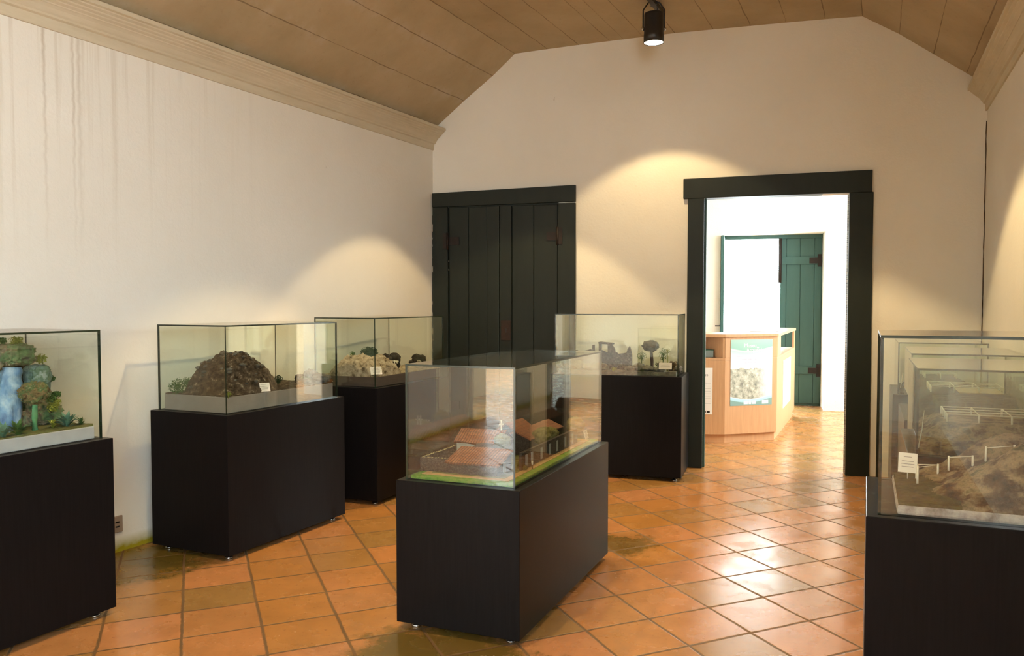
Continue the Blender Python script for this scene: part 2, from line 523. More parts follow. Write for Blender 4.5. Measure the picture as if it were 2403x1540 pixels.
# ------------------------------------------------------------------ mesh helpers
class MB:
    """collects shapes in one bmesh, then links them as one object"""
    def __init__(s):
        s.bm = bmesh.new()
        s.mi = 0

    def faces(s, vs, fs):
        v = [s.bm.verts.new(p) for p in vs]
        for f in fs:
            try:
                fc = s.bm.faces.new([v[i] for i in f])
                fc.material_index = s.mi
            except ValueError:
                pass
        return s

    def prism(s, poly, z0, z1):
        """poly: list of (x, y) counter-clockwise"""
        n = len(poly)
        vs = [(p[0], p[1], z0) for p in poly] + [(p[0], p[1], z1) for p in poly]
        fs = [list(range(n))[::-1], list(range(n, 2 * n))]
        fs += [[i, (i + 1) % n, n + (i + 1) % n, n + i] for i in range(n)]
        return s.faces(vs, fs)

    def box(s, x0, y0, z0, x1, y1, z1):
        return s.prism([(x0, y0), (x1, y0), (x1, y1), (x0, y1)], z0, z1)

    def bwbox(s, s0, s1, t0, t1, z0, z1):
        """box in back wall coordinates (t negative = in front of the wall)"""
        p = [bw(s0, t0), bw(s1, t0), bw(s1, t1), bw(s0, t1)]
        return s.prism([(q.x, q.y) for q in p], z0, z1)

    def hexa(s, p):
        """eight corner points: bottom four, top four"""
        return s.faces(p, [[3, 2, 1, 0], [4, 5, 6, 7], [0, 1, 5, 4], [1, 2, 6, 5], [2, 3, 7, 6], [3, 0, 4, 7]])

    def tube(s, path, radii, n=8, cap=True):
        rings = []
        for i, p in enumerate(path):
            p = Vector(p)
            a = Vector(path[max(0, i - 1)])
            b = Vector(path[min(len(path) - 1, i + 1)])
            d = (b - a).normalized()
            q = d.to_track_quat('Z', 'Y')
            r = radii[i] if isinstance(radii, (list, tuple)) else radii
            rings.append([s.bm.verts.new(p + q @ Vector((r * cos(2 * pi * k / n), r * sin(2 * pi * k / n), 0))) for k in range(n)])
        for r0, r1 in zip(rings, rings[1:]):
            for k in range(n):
                f = s.bm.faces.new([r0[k], r0[(k + 1) % n], r1[(k + 1) % n], r1[k]])
                f.material_index = s.mi
                f.smooth = True
        if cap:
            for r, rev in ((rings[0], True), (rings[-1], False)):
                f = s.bm.faces.new(r[::-1] if rev else r)
                f.material_index = s.mi
        return s

    def blob(s, c, r, seed=0, rough=0.3, freq=1.6, sub=3, flat=None, facet=False):
        """a rock: icosphere displaced by noise; flat = z below which it is cut flat"""
        g = bmesh.ops.create_icosphere(s.bm, subdivisions=sub, radius=1.0)
        off = Vector((seed * 7.13, seed * 3.7, seed * 1.9))
        c = Vector(c)
        for v in g['verts']:
            d = v.co.normalized()
            k = 1 + rough * noise.noise(d * freq + off) + rough * 0.6 * noise.noise(d * freq * 2.6 + off) + rough * 0.3 * noise.noise(d * freq * 6 + off)
            if facet:
                d = Vector([math.copysign(abs(q) ** .62, q) for q in d])
                rg = 1 - abs(noise.noise(d * freq * 1.6 + off)) * 2
                k = 0.86 + rough * .5 * noise.noise(d * freq + off) + rough * .55 * rg * rg - rough * .3 + rough * .35 * noise.noise(d * freq * 7 + off) + rough * .2 * noise.noise(d * freq * 15 + off)
            if False:
                k = 1 + rough * (round(noise.noise(d * freq + off) * 3) / 3) + rough * 0.3 * noise.noise(d * freq * 4 + off)
            v.co = c + Vector((d.x * r[0], d.y * r[1], d.z * r[2])) * k
            if flat is not None and v.co.z < flat:
                v.co.z = flat
        for v in g['verts']:
            for f in v.link_faces:
                f.material_index = s.mi
                f.smooth = True
        return s

    def leaves(s, c, r, n, size, rnd, up=0.3, shell=0.35):
        """many small folded leaves filling an ellipsoid"""
        c = Vector(c)
        for _ in range(n):
            d = Vector((rnd.gauss(0, 1), rnd.gauss(0, 1), rnd.gauss(0, 1))).normalized()
            k = shell + (1 - shell) * rnd.random() ** 0.6
            p = c + Vector((d.x * r[0], d.y * r[1], d.z * r[2])) * k
            nrm = (d + Vector((rnd.gauss(0, .5), rnd.gauss(0, .5), rnd.gauss(0, .5) + up))).normalized()
            q = nrm.to_track_quat('Z', 'Y')
            a = rnd.random() * 2 * pi
            L = size * (0.7 + 0.6 * rnd.random())
            w = L * 0.42
            def P(x, y, z):
                return p + q @ Vector((x * cos(a) - y * sin(a), x * sin(a) + y * cos(a), z))
            v = [P(-L / 2, 0, 0), P(0, -w / 2, L * .12), P(L / 2, 0, -L * .1), P(0, w / 2, L * .12)]
            s.faces(v, [[0, 1, 2], [0, 2, 3]])
        return s

    def blades(s, c, n, length, rnd, spread=0.9, width=0.18):
        """a rosette of pointed blades"""
        c = Vector(c)
        for i in range(n):
            a = 2 * pi * i / n + rnd.random() * .6
            el = 0.35 + rnd.random() * 0.9
            L = length * (0.7 + 0.5 * rnd.random())
            d = Vector((cos(a) * cos(el), sin(a) * cos(el), sin(el)))
            sd = Vector((-sin(a), cos(a), 0)) * L * width / 2
            mid = c + d * L * 0.55
            tip = c + d * L + Vector((0, 0, -L * 0.15 * spread))
            s.faces([c - sd * .4, c + sd * .4, mid + sd, tip, mid - sd], [[0, 1, 2, 4], [4, 2, 3]])
        return s

    def grid(s, x0, x1, y0, y1, nx, ny, fz, zb):
        """height field with skirts down to zb"""
        top = [[s.bm.verts.new((x0 + (x1 - x0) * i / nx, y0 + (y1 - y0) * j / ny, fz(x0 + (x1 - x0) * i / nx, y0 + (y1 - y0) * j / ny))) for j in range(ny + 1)] for i in range(nx + 1)]
        for i in range(nx):
            for j in range(ny):
                f = s.bm.faces.new([top[i][j], top[i + 1][j], top[i + 1][j + 1], top[i][j + 1]])
                f.material_index = s.mi
                f.smooth = True
        rim = [top[i][0] for i in range(nx + 1)] + [top[nx][j] for j in range(1, ny + 1)] + [top[i][ny] for i in range(nx - 1, -1, -1)] + [top[0][j] for j in range(ny - 1, 0, -1)]
        bot = [s.bm.verts.new((v.co.x, v.co.y, zb)) for v in rim]
        n = len(rim)
        for k in range(n):
            f = s.bm.faces.new([rim[k], bot[k], bot[(k + 1) % n], rim[(k + 1) % n]])
            f.material_index = s.mi
        f = s.bm.faces.new(bot)
        f.material_index = s.mi
        return s

    def build(s, name, mats, parent=None, bevel=0.0, fixn=True):
        if fixn:
            bmesh.ops.recalc_face_normals(s.bm, faces=s.bm.faces)
        me = bpy.data.meshes.new(name)
        s.bm.to_mesh(me)
        s.bm.free()
        for m in (mats if isinstance(mats, (list, tuple)) else [mats]):
            me.materials.append(m)
        o = bpy.data.objects.new(name, me)
        COL.objects.link(o)
        if parent:
            o.parent = parent
        if bevel:
            b = o.modifiers.new('bevel', 'BEVEL')
            b.width = bevel
            b.segments = 2
            b.limit_method = 'ANGLE'
        return o


def tag(o, label=None, cat=None, group=None, kind=None):
    if label:
        o['label'] = label
    if cat:
        o['category'] = cat
    if group:
        o['group'] = group
    if kind:
        o['kind'] = kind
    return o


def empty(name, loc, rz=0.0, parent=None):
    o = bpy.data.objects.new(name, None)
    COL.objects.link(o)
    o.empty_display_size = 0.1
    o.location = loc
    o.rotation_euler = (0, 0, rz)
    if parent:
        o.parent = parent
    return o


def struct(o, label=None):
    o['kind'] = 'structure'
    if label:
        o['label'] = label
        o['category'] = o.name.split('_')[0]
    return o


# ================================================================== THE ROOM
# floor of both rooms, in one plane
fl = MB()
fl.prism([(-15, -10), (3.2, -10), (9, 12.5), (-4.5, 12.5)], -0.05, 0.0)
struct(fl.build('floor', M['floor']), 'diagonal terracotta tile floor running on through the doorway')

# ceiling profile along the back wall: (s, z, board coordinate)
PROFILE = [(-0.12, 2.776), (0.054, 2.913), (0.297, 3.112), (0.56, 3.311), (0.759, 3.484), (1.046, 3.500), (1.313, 3.513), (1.574, 3.524), (1.687, 3.528),
           (1.848, 3.535), (2.103, 3.544), (2.405, 3.547), (2.695, 3.550), (2.964, 3.552), (3.25, 3.553), (3.518, 3.551), (3.782, 3.394), (4.021, 3.225),
           (4.248, 3.067), (4.48, 2.90)]


def roof_z(s):
    for (a, za), (b, zb) in zip(PROFILE, PROFILE[1:]):
        if a <= s <= b:
            return za + (zb - za) * (s - a) / (b - a)
    return PROFILE[0][1] if s < 0 else PROFILE[-1][1]


cb = bmesh.new()
uvl = cb.loops.layers.uv.new('UVMap')
NV = 24
rows = []
for i, (s_, z_) in enumerate(PROFILE):
    sl = SL_L + (SL_R - SL_L) * min(1, max(0, s_ / S_R))
    p = bw(s_, 0.03)
    row = []
    for k in range(NV + 1):
        y = p.y + (Y_FRONT - 0.2 - p.y) * k / NV
        row.append((cb.verts.new((p.x + (y - p.y) * sl, y, z_)), i, (p.y - y)))
    rows.append(row)
for r0, r1 in zip(rows, rows[1:]):
    for k in range(NV):
        q = [r0[k], r0[k + 1], r1[k + 1], r1[k]]
        f = cb.faces.new([x[0] for x in q])
        for lp, x in zip(f.loops, q):
            lp[uvl].uv = (x[1], x[2])
me = bpy.data.meshes.new('ceiling')
cb.to_mesh(me)
cb.free()
me.materials.append(M['ceiling'])
ceil = bpy.data.objects.new('ceiling', me)
COL.objects.link(ceil)
sol = ceil.modifiers.new('thick', 'SOLIDIFY')
sol.thickness = 0.06
sol.offset = 1.0
struct(ceil, 'brown boarded vaulted ceiling with two sloping sides')

# back wall with the doorway (opening s 2.344..3.440, z 0..2.204)
D2L, D2R, D2T = 2.344, 3.440, 2.204
TB = 0.10


def wall_panel(m, s0, s1, z0, tops):
    """vertical slab of the back wall between s0 and s1 with a poly-line top [(s, z)...]"""
    pts = [(s0, z0), (s1, z0)] + tops[::-1]
    n = len(pts)
    vs = [bw(s, 0, z) for s, z in pts] + [bw(s, TB, z) for s, z in pts]
    fs = [list(range(n)), list(range(n, 2 * n))[::-1]] + [[i, n + i, n + (i + 1) % n, (i + 1) % n] for i in range(n)]
    m.faces(vs, fs)


def tops(s0, s1):
    return [(s0, roof_z(s0) + 0.03)] + [(s, z + 0.03) for s, z in PROFILE if s0 < s < s1] + [(s1, roof_z(s1) + 0.03)]


m = MB()
wall_panel(m, -0.12, D2L, 0, tops(-0.12, D2L))
wall_panel(m, D2L, D2R, D2T, tops(D2L, D2R))
wall_panel(m, D2R, 4.48, 0, tops(D2R, 4.48))
struct(m.build('wall_back', M['plaster']), 'cream end wall with a shut door and an open doorway')

# side walls
def wall_run(f, y0, y1, z0, z1, th):
    a, b, c, d = f(y0, 0), f(y1, 0), f(y1, -th), f(y0, -th)
    return [(q.x, q.y) for q in (a, b, c, d)], z0, z1


m = MB()
for y0, y1, z0, z1 in ((LD1, C0.y, 0, 3.0), (LD0, LD1, 2.75, 3.0), (Y_FRONT, LD0, 0, 3.0)):
    m.prism(*wall_run(lw, y0, y1, z0, z1, 0.45))
struct(m.build('wall_left', M['plaster_left']), 'long cream left wall with rusty water streaks at its near end')
m = MB()
for y0, y1, z0, z1 in ((RWIN1, CR.y + 0.02, 0, 3.1), (RWIN0, RWIN1, 0, 1.3), (RWIN0, RWIN1, 2.85, 3.1), (Y_FRONT, RWIN0, 0, 3.1)):
    m.prism(*wall_run(rw, y0, y1, z0, z1, 0.2))
struct(m.build('wall_right', M['plaster']), 'cream right wall behind the row of display cases')
m = MB()
a, b = lw(Y_FRONT), rw(Y_FRONT)
m.box(a.x - .4, Y_FRONT - .2, 0, b.x + .4, Y_FRONT, 3.8)
struct(m.build('wall_front', M['plaster']))

# cornices
CPROF = [(0, 0), (0.012, 0), (0.014, 0.006), (0.016, 0.050), (0.030, 0.056), (0.032, 0.066), (0.040, 0.074), (0.052, 0.092), (0.066, 0.104),
         (0.070, 0.104), (0.072, 0.110), (0.086, 0.118), (0.088, 0.124), (0.100, 0.131), (0.102, 0.138), (0.116, 0.146), (0.118, 0.152), (0.134, 0.156),
         (0.136, 0.176), (0.128, 0.182), (0.06, 0.2), (0, 0.2)]


def cornice(f, ztop0, name, y1, label):
    m = MB()
    n = len(CPROF)
    vs = []
    for y in (Y_FRONT, y1):
        for o, z in CPROF:
            vs.append(f(y, o, ztop0 + z))
    fs = [list(range(n)), list(range(n, 2 * n))[::-1]] + [[i, (i + 1) % n, n + (i + 1) % n, n + i] for i in range(n)]
    m.faces(vs, fs)
    return struct(m.build(name, M['cornice']), label)


cornice(lw, 2.700, 'trim_1', C0.y - 0.0, 'moulded wooden cornice along the top of the left wall')
cornice(rw, 2.780, 'trim_2', CR.y - 0.0, 'moulded wooden cornice along the top of the right wall')

# crack down the right back corner
m = MB()
zz = [0.75 + 0.085 * i for i in range(24)]
m.tube([bw(S_R - .004 + .006 * noise.noise(Vector((z * 6, 0, 0))), -.002, z) for z in zz], [.0035 + .0025 * abs(noise.noise(Vector((z * 9, 3, 0)))) for z in zz], 5)
struct(m.build('trim_3', plain('corner_crack', (0.10, 0.055, 0.025), .9)), 'dark crack line down the right back corner')

# ------------------------------------------------------------------ closed door in the left corner (s 0.0..1.288)
d1 = struct(empty('door_1', bw(0.645, 0, 0)), 'shut dark green double door with plank leaves and rusty lock')


def part(m, name, mat, parent, bevel=0.0):
    """mesh given in world coordinates, hung under a thing"""
    o = m.build(name, mat, None, bevel)
    o.parent = parent
    bpy.context.view_layer.update()
    o.matrix_parent_inverse = parent.matrix_world.inverted()
    return o


def chipped(m, pts, depth):
    pass


m = MB()
m.bwbox(0.004, 0.150, -0.035, 0.0, 0, 2.196)
part(m, 'door_jamb', M['green'], d1, 0.004)
m = MB()
m.bwbox(1.136, 1.288, -0.035, 0.0, 0, 2.196)
part(m, 'door_jamb', M['green'], d1, 0.004)
m = MB()
# head board, slightly out of level like the wall
p = [bw(0.004, -0.037, 2.196), bw(1.288, -0.037, 2.206), bw(1.288, 0, 2.206), bw(0.004, 0, 2.196),
     bw(0.004, -0.037, 2.318), bw(1.288, -0.037, 2.345), bw(1.288, 0, 2.345), bw(0.004, 0, 2.318)]
m.hexa(p)
part(m, 'door_head', M['green'], d1, 0.004)
# planks
m = MB()
m.bwbox(0.15, 1.137, -0.004, 0.0, 0.0, 2.25)
part(m, 'door_backing', M['green'], d1)
edges = [0.156, 0.335, 0.505, 0.620, 0.730, 0.922, 1.132]
for i in range(6):
    m = MB()
    proud = 0.012 if i in (2, 3) else 0.0
    m.bwbox(edges[i] + 0.002, edges[i + 1] - 0.002, -0.014 - proud, 0.0, 0.01, 2.19)
    part(m, 'door_plank', M['green'], d1, 0.004)
# hinges
for s_, z_, sgn in ((0.150, 1.895, 1), (1.136, 1.920, -1), (0.150, 0.45, 1), (1.136, 0.45, -1)):
    m = MB()
    m.bwbox(min(s_, s_ + sgn * .10), max(s_, s_ + sgn * .10), -0.022, -0.012, z_ - 0.035, z_ + 0.035)
    m.bwbox(s_ - 0.042 if sgn > 0 else s_ + 0.006, s_ - 0.006 if sgn > 0 else s_ + 0.042, -0.043, -0.034, z_ - 0.07, z_ + 0.07)
    q = bw(s_, -0.04)
    m.tube([(q.x, q.y, z_ - 0.075), (q.x, q.y, z_ + 0.075)], 0.011, 8)
    o = part(m, 'door_hinge', M['iron'], d1)
m = MB()
m.bwbox(0.636, 0.724, -0.036, -0.026, 1.03, 1.20)
lk = part(m, 'lock_plate', M['rust'], d1, 0.004)
m = MB()
q, q2 = bw(0.682, -0.040), bw(0.682, -0.034)
m.tube([(q.x, q.y, 1.125), (q2.x, q2.y, 1.125)], 0.008, 10)
m.bwbox(0.679, 0.685, -0.040, -0.034, 1.095, 1.125)
part(m, 'keyhole', M['black'], lk)
# chipped paint along the frame edges
rnd = random.Random(3)
m = MB()
for s_, t_ in ((0.008, -0.0355), (0.1535, -0.0152), (1.134, -0.0355)):
    z = 0.85
    while z < 2.25:
        h = rnd.random() ** 2 * 0.07 + 0.006
        if rnd.random() < (0.7 if s_ < .1 else 0.10):
            w_ = 0.003 + 0.005 * rnd.random()
            m.bwbox(s_ - w_ / 2, s_ + w_ / 2, t_ - 0.0012, t_, z, z + h)
        z += h + rnd.random() * 0.09
part(m, 'chipped_paint', M['chip'], d1)

# ------------------------------------------------------------------ open doorway frame
d2 = struct(empty('door_2', bw(2.9, 0, 0)), 'dark green frame of the open doorway into the bright room')
m = MB()
m.bwbox(2.215, D2L, -0.030, 0.11, 0, 2.20)
part(m, 'door_jamb', M['green'], d2, 0.004)
m = MB()
m.bwbox(D2R, 3.612, -0.030, 0.11, 0, 2.206)
part(m, 'door_jamb', M['green'], d2, 0.004)
m = MB()
p = [bw(2.178, -0.034, 2.198), bw(3.602, -0.034, 2.206), bw(3.602, 0.11, 2.206), bw(2.178, 0.11, 2.198),
     bw(2.178, -0.034, 2.360), bw(3.602, -0.034, 2.374), bw(3.602, 0.11, 2.374), bw(2.178, 0.11, 2.360)]
m.hexa(p)
part(m, 'door_head', M['green'], d2, 0.004)
m = MB()
m.bwbox(D2L, D2L + 0.018, 0.02, 0.09, 0, 2.20)
part(m, 'door_stop', M['teal'], d2, 0.002)

# ------------------------------------------------------------------ the next room
R2A, R2B, T_FAR, Z2 = 0.6, 5.6, 4.12, 3.1
FO0, FO1, FOT = 2.385, 3.66, 2.25            # far opening
m = MB()
for s0, s1, z0, z1 in ((R2A - .2, FO0, 0, Z2), (FO0, FO1, FOT, Z2), (FO1, R2B + .5, 0, Z2)):
    m.bwbox(s0, s1, T_FAR, T_FAR + 0.55, z0, z1)
struct(m.build('wall_far', M['plaster']), 'white far wall of the bright room beyond the doorway')
m = MB()
for t0, t1, z0, z1 in ((0.101, 0.30, 0, Z2), (0.30, 1.42, 0, 1.55), (2.45, 4.0, 0, 1.55), (0.30, 4.0, 2.95, Z2), (4.0, T_FAR, 0, Z2)):  # the long gap high up is the added daylight opening
    m.bwbox(R2B, R2B + 0.5, t0, t1, z0, z1)
struct(m.build('wall_side', M['plaster']))
m = MB()
m.bwbox(R2A - .2, R2A, 0.101, T_FAR, 0, Z2)
struct(m.build('wall_passage', M['plaster']))
m = MB()
m.bwbox(4.481, R2B + .5, 0.0, 0.10, 0, Z2)
struct(m.build('wall_return', M['plaster']))
m = MB()
m.bwbox(R2A - .2, R2B + .5, 0.101, T_FAR + .55, Z2, Z2 + 0.06)
struct(m.build('ceiling_far', M['plaster']))

# yards outside the two side doorways
m = MB()
m.bwbox(R2B + 2.1, R2B + 2.5, 0.2, 4.4, 0, 1.7)
struct(m.build('wall_courtyard', M['yardstone']))
m = MB()
a, b = lw(LD1 + .6, -2.6), lw(LD0 - 6, -2.6)
m.prism([(q.x, q.y) for q in (a, b, lw(LD0 - 6, -2.9), lw(LD1 + .6, -2.9))], 0, 1.1)
struct(m.build('wall_yard', M['plaster']))

# far door: right leaf shut, left leaf folded into the reveal
d3 = struct(empty('door_3', bw(3.35, T_FAR + .5, 0)), 'teal plank door leaf in the far outer doorway')
TL = T_FAR + 0.47
le = [3.140, 3.215, 3.390, 3.565, 3.655]
for i in range(4):
    m = MB()
    m.bwbox(le[i] + .0015, le[i + 1] - .0015, TL, TL + 0.02, 0.03, 2.22)
    part(m, 'door_plank', M['teal'], d3, 0.004)
m = MB()
m.bwbox(le[0], le[-1] + .02, TL + .0201, TL + 0.045, 0.0, 2.24)
part(m, 'door_backing', M['teal'], d3)
for z_ in (0.42, 1.86):
    m = MB()
    m.bwbox(3.16, 3.60, TL - 0.018, TL, z_, z_ + 0.10)
    part(m, 'door_ledge', M['teal'], d3, 0.003)
    m = MB()
    m.bwbox(3.50, 3.625, TL - 0.026, TL - 0.018, z_ + 0.01, z_ + 0.085)
    m.bwbox(3.605, 3.65, TL - 0.030, TL - 0.0, z_ - 0.03, z_ + 0.13)
    part(m, 'door_hinge', M['iron'], d3)
m = MB()
q = bw(3.135, TL - 0.03)
m.tube([(q.x, q.y, 1.62), (q.x, q.y, 2.20)], 0.022, 10)
part(m, 'door_bolt', M['iron'], d3)
m = MB()
m.bwbox(FO0, FO1, TL - 0.02, TL + 0.06, 2.20, FOT)
part(m, 'door_head', M['teal'], d3, 0.003)
d4 = struct(empty('door_4', bw(FO0 + .03, T_FAR + .3, 0)), 'teal door leaf seen edge-on at the left of the far doorway')
m = MB()
m.bwbox(FO0 + 0.005, FO0 + 0.045, T_FAR - 0.06, T_FAR + 0.50, 0.03, 2.22)
part(m, 'door_leaf', M['teal'], d4, 0.004)
m = MB()
q0, q1 = bw(FO0 - .06, T_FAR - .07, 1.06), bw(FO0 + .005, T_FAR - .07, 1.06)
m.tube([q0, q1], 0.008, 8)
part(m, 'door_handle', M['iron'], d4)

# left doorway near the camera (seen only as a reflection): leaf and a yard wall outside
d5 = struct(empty('door_5', lw(LD1, 0, 0)), 'pale teal leaf of the side doorway')
m = MB()
a, b = lw(LD1 - .03, -0.45), lw(LD1 - .09, -0.45)
a2, b2 = lw(LD1 - .03, -1.35), lw(LD1 - .09, -1.35)
m.prism([(q.x, q.y) for q in (a, b, b2, a2)], 0.02, 2.2)
part(m, 'door_leaf', M['teal'], d5)

# ================================================================== DISPLAY CASES
GT = 0.008
INS = 0.030


class Case:
    pass


def display_case(org, style, a, U, V, hp, hg, label):
    """org: floor corner; style A: x runs away along the wall, style B: x runs across"""
    c = Case()
    c.rz = (pi / 2 - radians(a)) if style == 'A' else -radians(a)
    c.U, c.V, c.hp, c.hg = U, V, hp, hg
    c.org = Vector((org[0], org[1], 0))
    c.root = empty('display_case', c.org, c.rz)
    tag(c.root, label, 'display case', 'glass-topped display cases on dark pedestals')
    m = MB()
    m.box(0, 0, 0.03, U, V, hp)
    m.build('pedestal', M['laminate'], c.root, 0.0025)
    for x, y in ((.06, .06), (U - .06, .06), (U - .06, V - .06), (.06, V - .06)):
        m = MB()
        m.tube([(x, y, 0.0), (x, y, 0.008), (x, y, 0.010), (x, y, 0.0302)], [.021, .021, .012, .012], 12)
        m.build('levelling_foot', M['steel'], c.root)
    x0, x1, y0, y1 = INS, U - INS, INS, V - INS

    def pane(bx, axis, name):
        m = MB()
        m.box(*bx)
        bmesh.ops.recalc_face_normals(m.bm, faces=m.bm.faces)
        for f in m.bm.faces:
            f.normal_update()
            f.material_index = 0 if abs(f.normal[axis]) > 0.9 else 1
        m.build(name, [M['glass'], M['glass_edge']], c.root, fixn=False)
    zt = hg - GT
    pane((x0, y0, hp, x1, y0 + GT, zt), 1, 'glass_pane')
    pane((x0, y1 - GT, hp, x1, y1, zt), 1, 'glass_pane')
    pane((x0, y0 + GT, hp, x0 + GT, y1 - GT, zt), 0, 'glass_pane')
    pane((x1 - GT, y0 + GT, hp, x1, y1 - GT, zt), 0, 'glass_pane')
    pane((x0, y0, zt, x1, y1, hg), 2, 'glass_top')
    # frame of the case for picking points inside it
    c.mat = Matrix.Translation((c.org.x, c.org.y, hp)) @ Matrix.Rotation(c.rz, 4, 'Z')
    c.inv = c.mat.inverted()
    return c


def pick(c, px, py, v=None, u=None):
    """a point of the photograph on a vertical plane inside the case, in the case's own frame"""
    o = c.inv @ CAM
    d = (c.inv.to_3x3()) @ ray(px, py)
    k = (v - o.y) / d.y if v is not None else (u - o.x) / d.x
    return o + d * k


def scale_at(c, p):
    return (c.mat @ p).y / FPX


def inner(c, name, label, cat, dx=0.0):
    r = empty(name, (c.mat @ Vector((0, 0, 0))), c.rz)
    tag(r, label, cat)
    return r


def sc_(a):
    return sin(radians(a)), cos(radians(a))


# left row
s_, k_ = sc_(25.6)
F1 = (-1.722, 3.568)
c1 = display_case((F1[0] - s_, F1[1] - k_), 'A', 25.6, 1.0, 0.555, 0.769, 1.237, 'tall display case at the left edge holding the waterfall model')
c2 = display_case((-1.473, 4.275), 'A', 25.5, 0.99, 0.555, 0.768, 1.235, 'tall display case against the left wall holding the brown rock mound')
c3 = display_case((-0.894, 5.480), 'A', 24, 1.0, 0.555, 0.785, 1.254, 'tall display case in the far left corner holding the pale sand mound')
c0 = display_case((0.029, 3.190), 'A', 22.5, 1.25, 0.55, 0.622, 1.100, 'low display case in the middle of the room holding the village model')
c4 = display_case((0.301, 6.520), 'B', 18, 1.02, 0.50, 0.795, 1.267, 'display case against the back wall between the two green doors')
r1 = display_case((0.981, 2.281), 'B', 23, 0.74, 0.58, 0.760, 1.262, 'nearest tall display case at the right edge holding the mossy hill')
r2 = display_case((1.6155, 3.367), 'B', 23, 0.60, 0.80, 0.730, 1.085, 'second display case from the right edge, holding the white-posted dig grid')
r3 = display_case((2.077, 4.379), 'B', 23, 0.60, 0.82, 0.730, 1.085, 'third display case from the right edge, with the pale-floored dig')
r4 = display_case((2.5907, 5.634), 'B', 23, 0.60, 0.76, 0.730, 1.085, 'farthest display case of the right row, in the corner by the open doorway')

GIN = INS + GT + 0.006      # contents start here


def card(c, p, w, h, tilt, turn, label, lines=4, stake=0.0):
    """little printed card standing or leaning in a case"""
    r = empty('label_card', c.mat @ p, c.rz + turn)
    tag(r, label, 'label card', 'printed label cards in the cases')
    m = MB()
    q = Matrix.Rotation(-tilt, 4, 'X')
    t = 0.0015
    pts = [q @ Vector(v) for v in ((-w / 2, 0, 0), (w / 2, 0, 0), (w / 2, t, 0), (-w / 2, t, 0), (-w / 2, 0, h), (w / 2, 0, h), (w / 2, t, h), (-w / 2, t, h))]
    m.hexa(pts)
    m.build('card_sheet', M['paper'], r)
    m = MB()
    for i in range(lines):
        z = h * (0.78 - 0.14 * i - (0.08 if i else 0))
        ww = w * (0.22 if i == 0 else 0.36 - 0.05 * (i % 2))
        pts = [q @ Vector(v) for v in ((-ww, -.0006, z), (ww, -.0006, z), (ww, 0, z), (-ww, 0, z), (-ww, -.0006, z + h * .03), (ww, -.0006, z + h * .03), (ww, 0, z + h * .03), (-ww, 0, z + h * .03))]
        m.hexa(pts)
    m.build('printed_lines', M['ink'], r)
    m = MB()
    base = q @ Vector((0, 0.003, h * .5))
    m.tube([(0, 0.004, -stake), tuple(base)], 0.0018, 6)
    m.build('card_stand', M['whitestake'], r)
    return r


# ------------------------------------------------------------------ waterfall model (case 1)
rnd = random.Random(11)
dw = inner(c1, 'waterfall_model', 'painted waterfall and rock model on a pale base in the leftmost case', 'model')
X0, X1, Y0, Y1 = GIN + .01, c1.U - GIN - 0.004, GIN + .01, c1.V - GIN - .01
BH = 0.055


def wf_soil(x, y):
    return BH + 0.006 + 0.012 * noise.noise(Vector((x * 9, y * 9, 1))) + 0.004 * noise.noise(Vector((x * 40, y * 40, 2)))


m = MB()
m.box(X0, Y0, 0.001, X1, Y1, BH)
m.build('base_block', M['basepale'], dw, 0.004)
m = MB()
m.grid(X0 + .004, X1 - .004, Y0 + .004, Y1 - .004, 60, 30, wf_soil, BH - 0.01)
m.build('ground_cover', M['soil'], dw)


def rock_px(m, c, px, py, rx, ry, v, seed, rough=0.35, depth=None, facet=False, freq=1.7, flat=None, sub=4):
    p = pick(c, px, py, v)
    k = scale_at(c, p)
    m.blob(p, (rx * k, depth if depth else rx * k, ry * k), seed, rough, freq, sub, flat, facet)
    return p


VR = 0.30
m = MB()
rock_px(m, c1, 30, 832, 50, 30, VR - .05, 1, .22, facet=True, sub=5)
rock_px(m, c1, -60, 850, 60, 40, VR, 2, .25, facet=True, sub=5)
m.build('cap_rock', M['mossrock'], dw)
m = MB()
rock_px(m, c1, 88, 885, 30, 34, VR, 3, .2, facet=True, sub=5)
rock_px(m, c1, 100, 905, 16, 24, VR + .03, 13, .3, facet=True, sub=5)
m.build('upper_rock', M['bluerock'], dw)
m = MB()
rock_px(m, c1, 75, 935, 42, 40, VR + .04, 4, .22, facet=True, sub=5)
rock_px(m, c1, 96, 970, 46, 30, VR, 5, .22, facet=True, sub=5)
rock_px(m, c1, 62, 985, 34, 26, VR + .02, 6, .25, facet=True, sub=5)
m.build('lower_rock', M['mossrock'], dw)
m = MB()
rock_px(m, c1, -60, 930, 55, 90, VR + .02, 7, .25, facet=True, sub=5)
m.build('side_rock', M['bluerock'], dw)
m = MB()
rock_px(m, c1, 40, 935, 40, 95, VR + .10, 8, .2, facet=True, sub=5)
m.build('back_rock', M['darkrock'], dw)
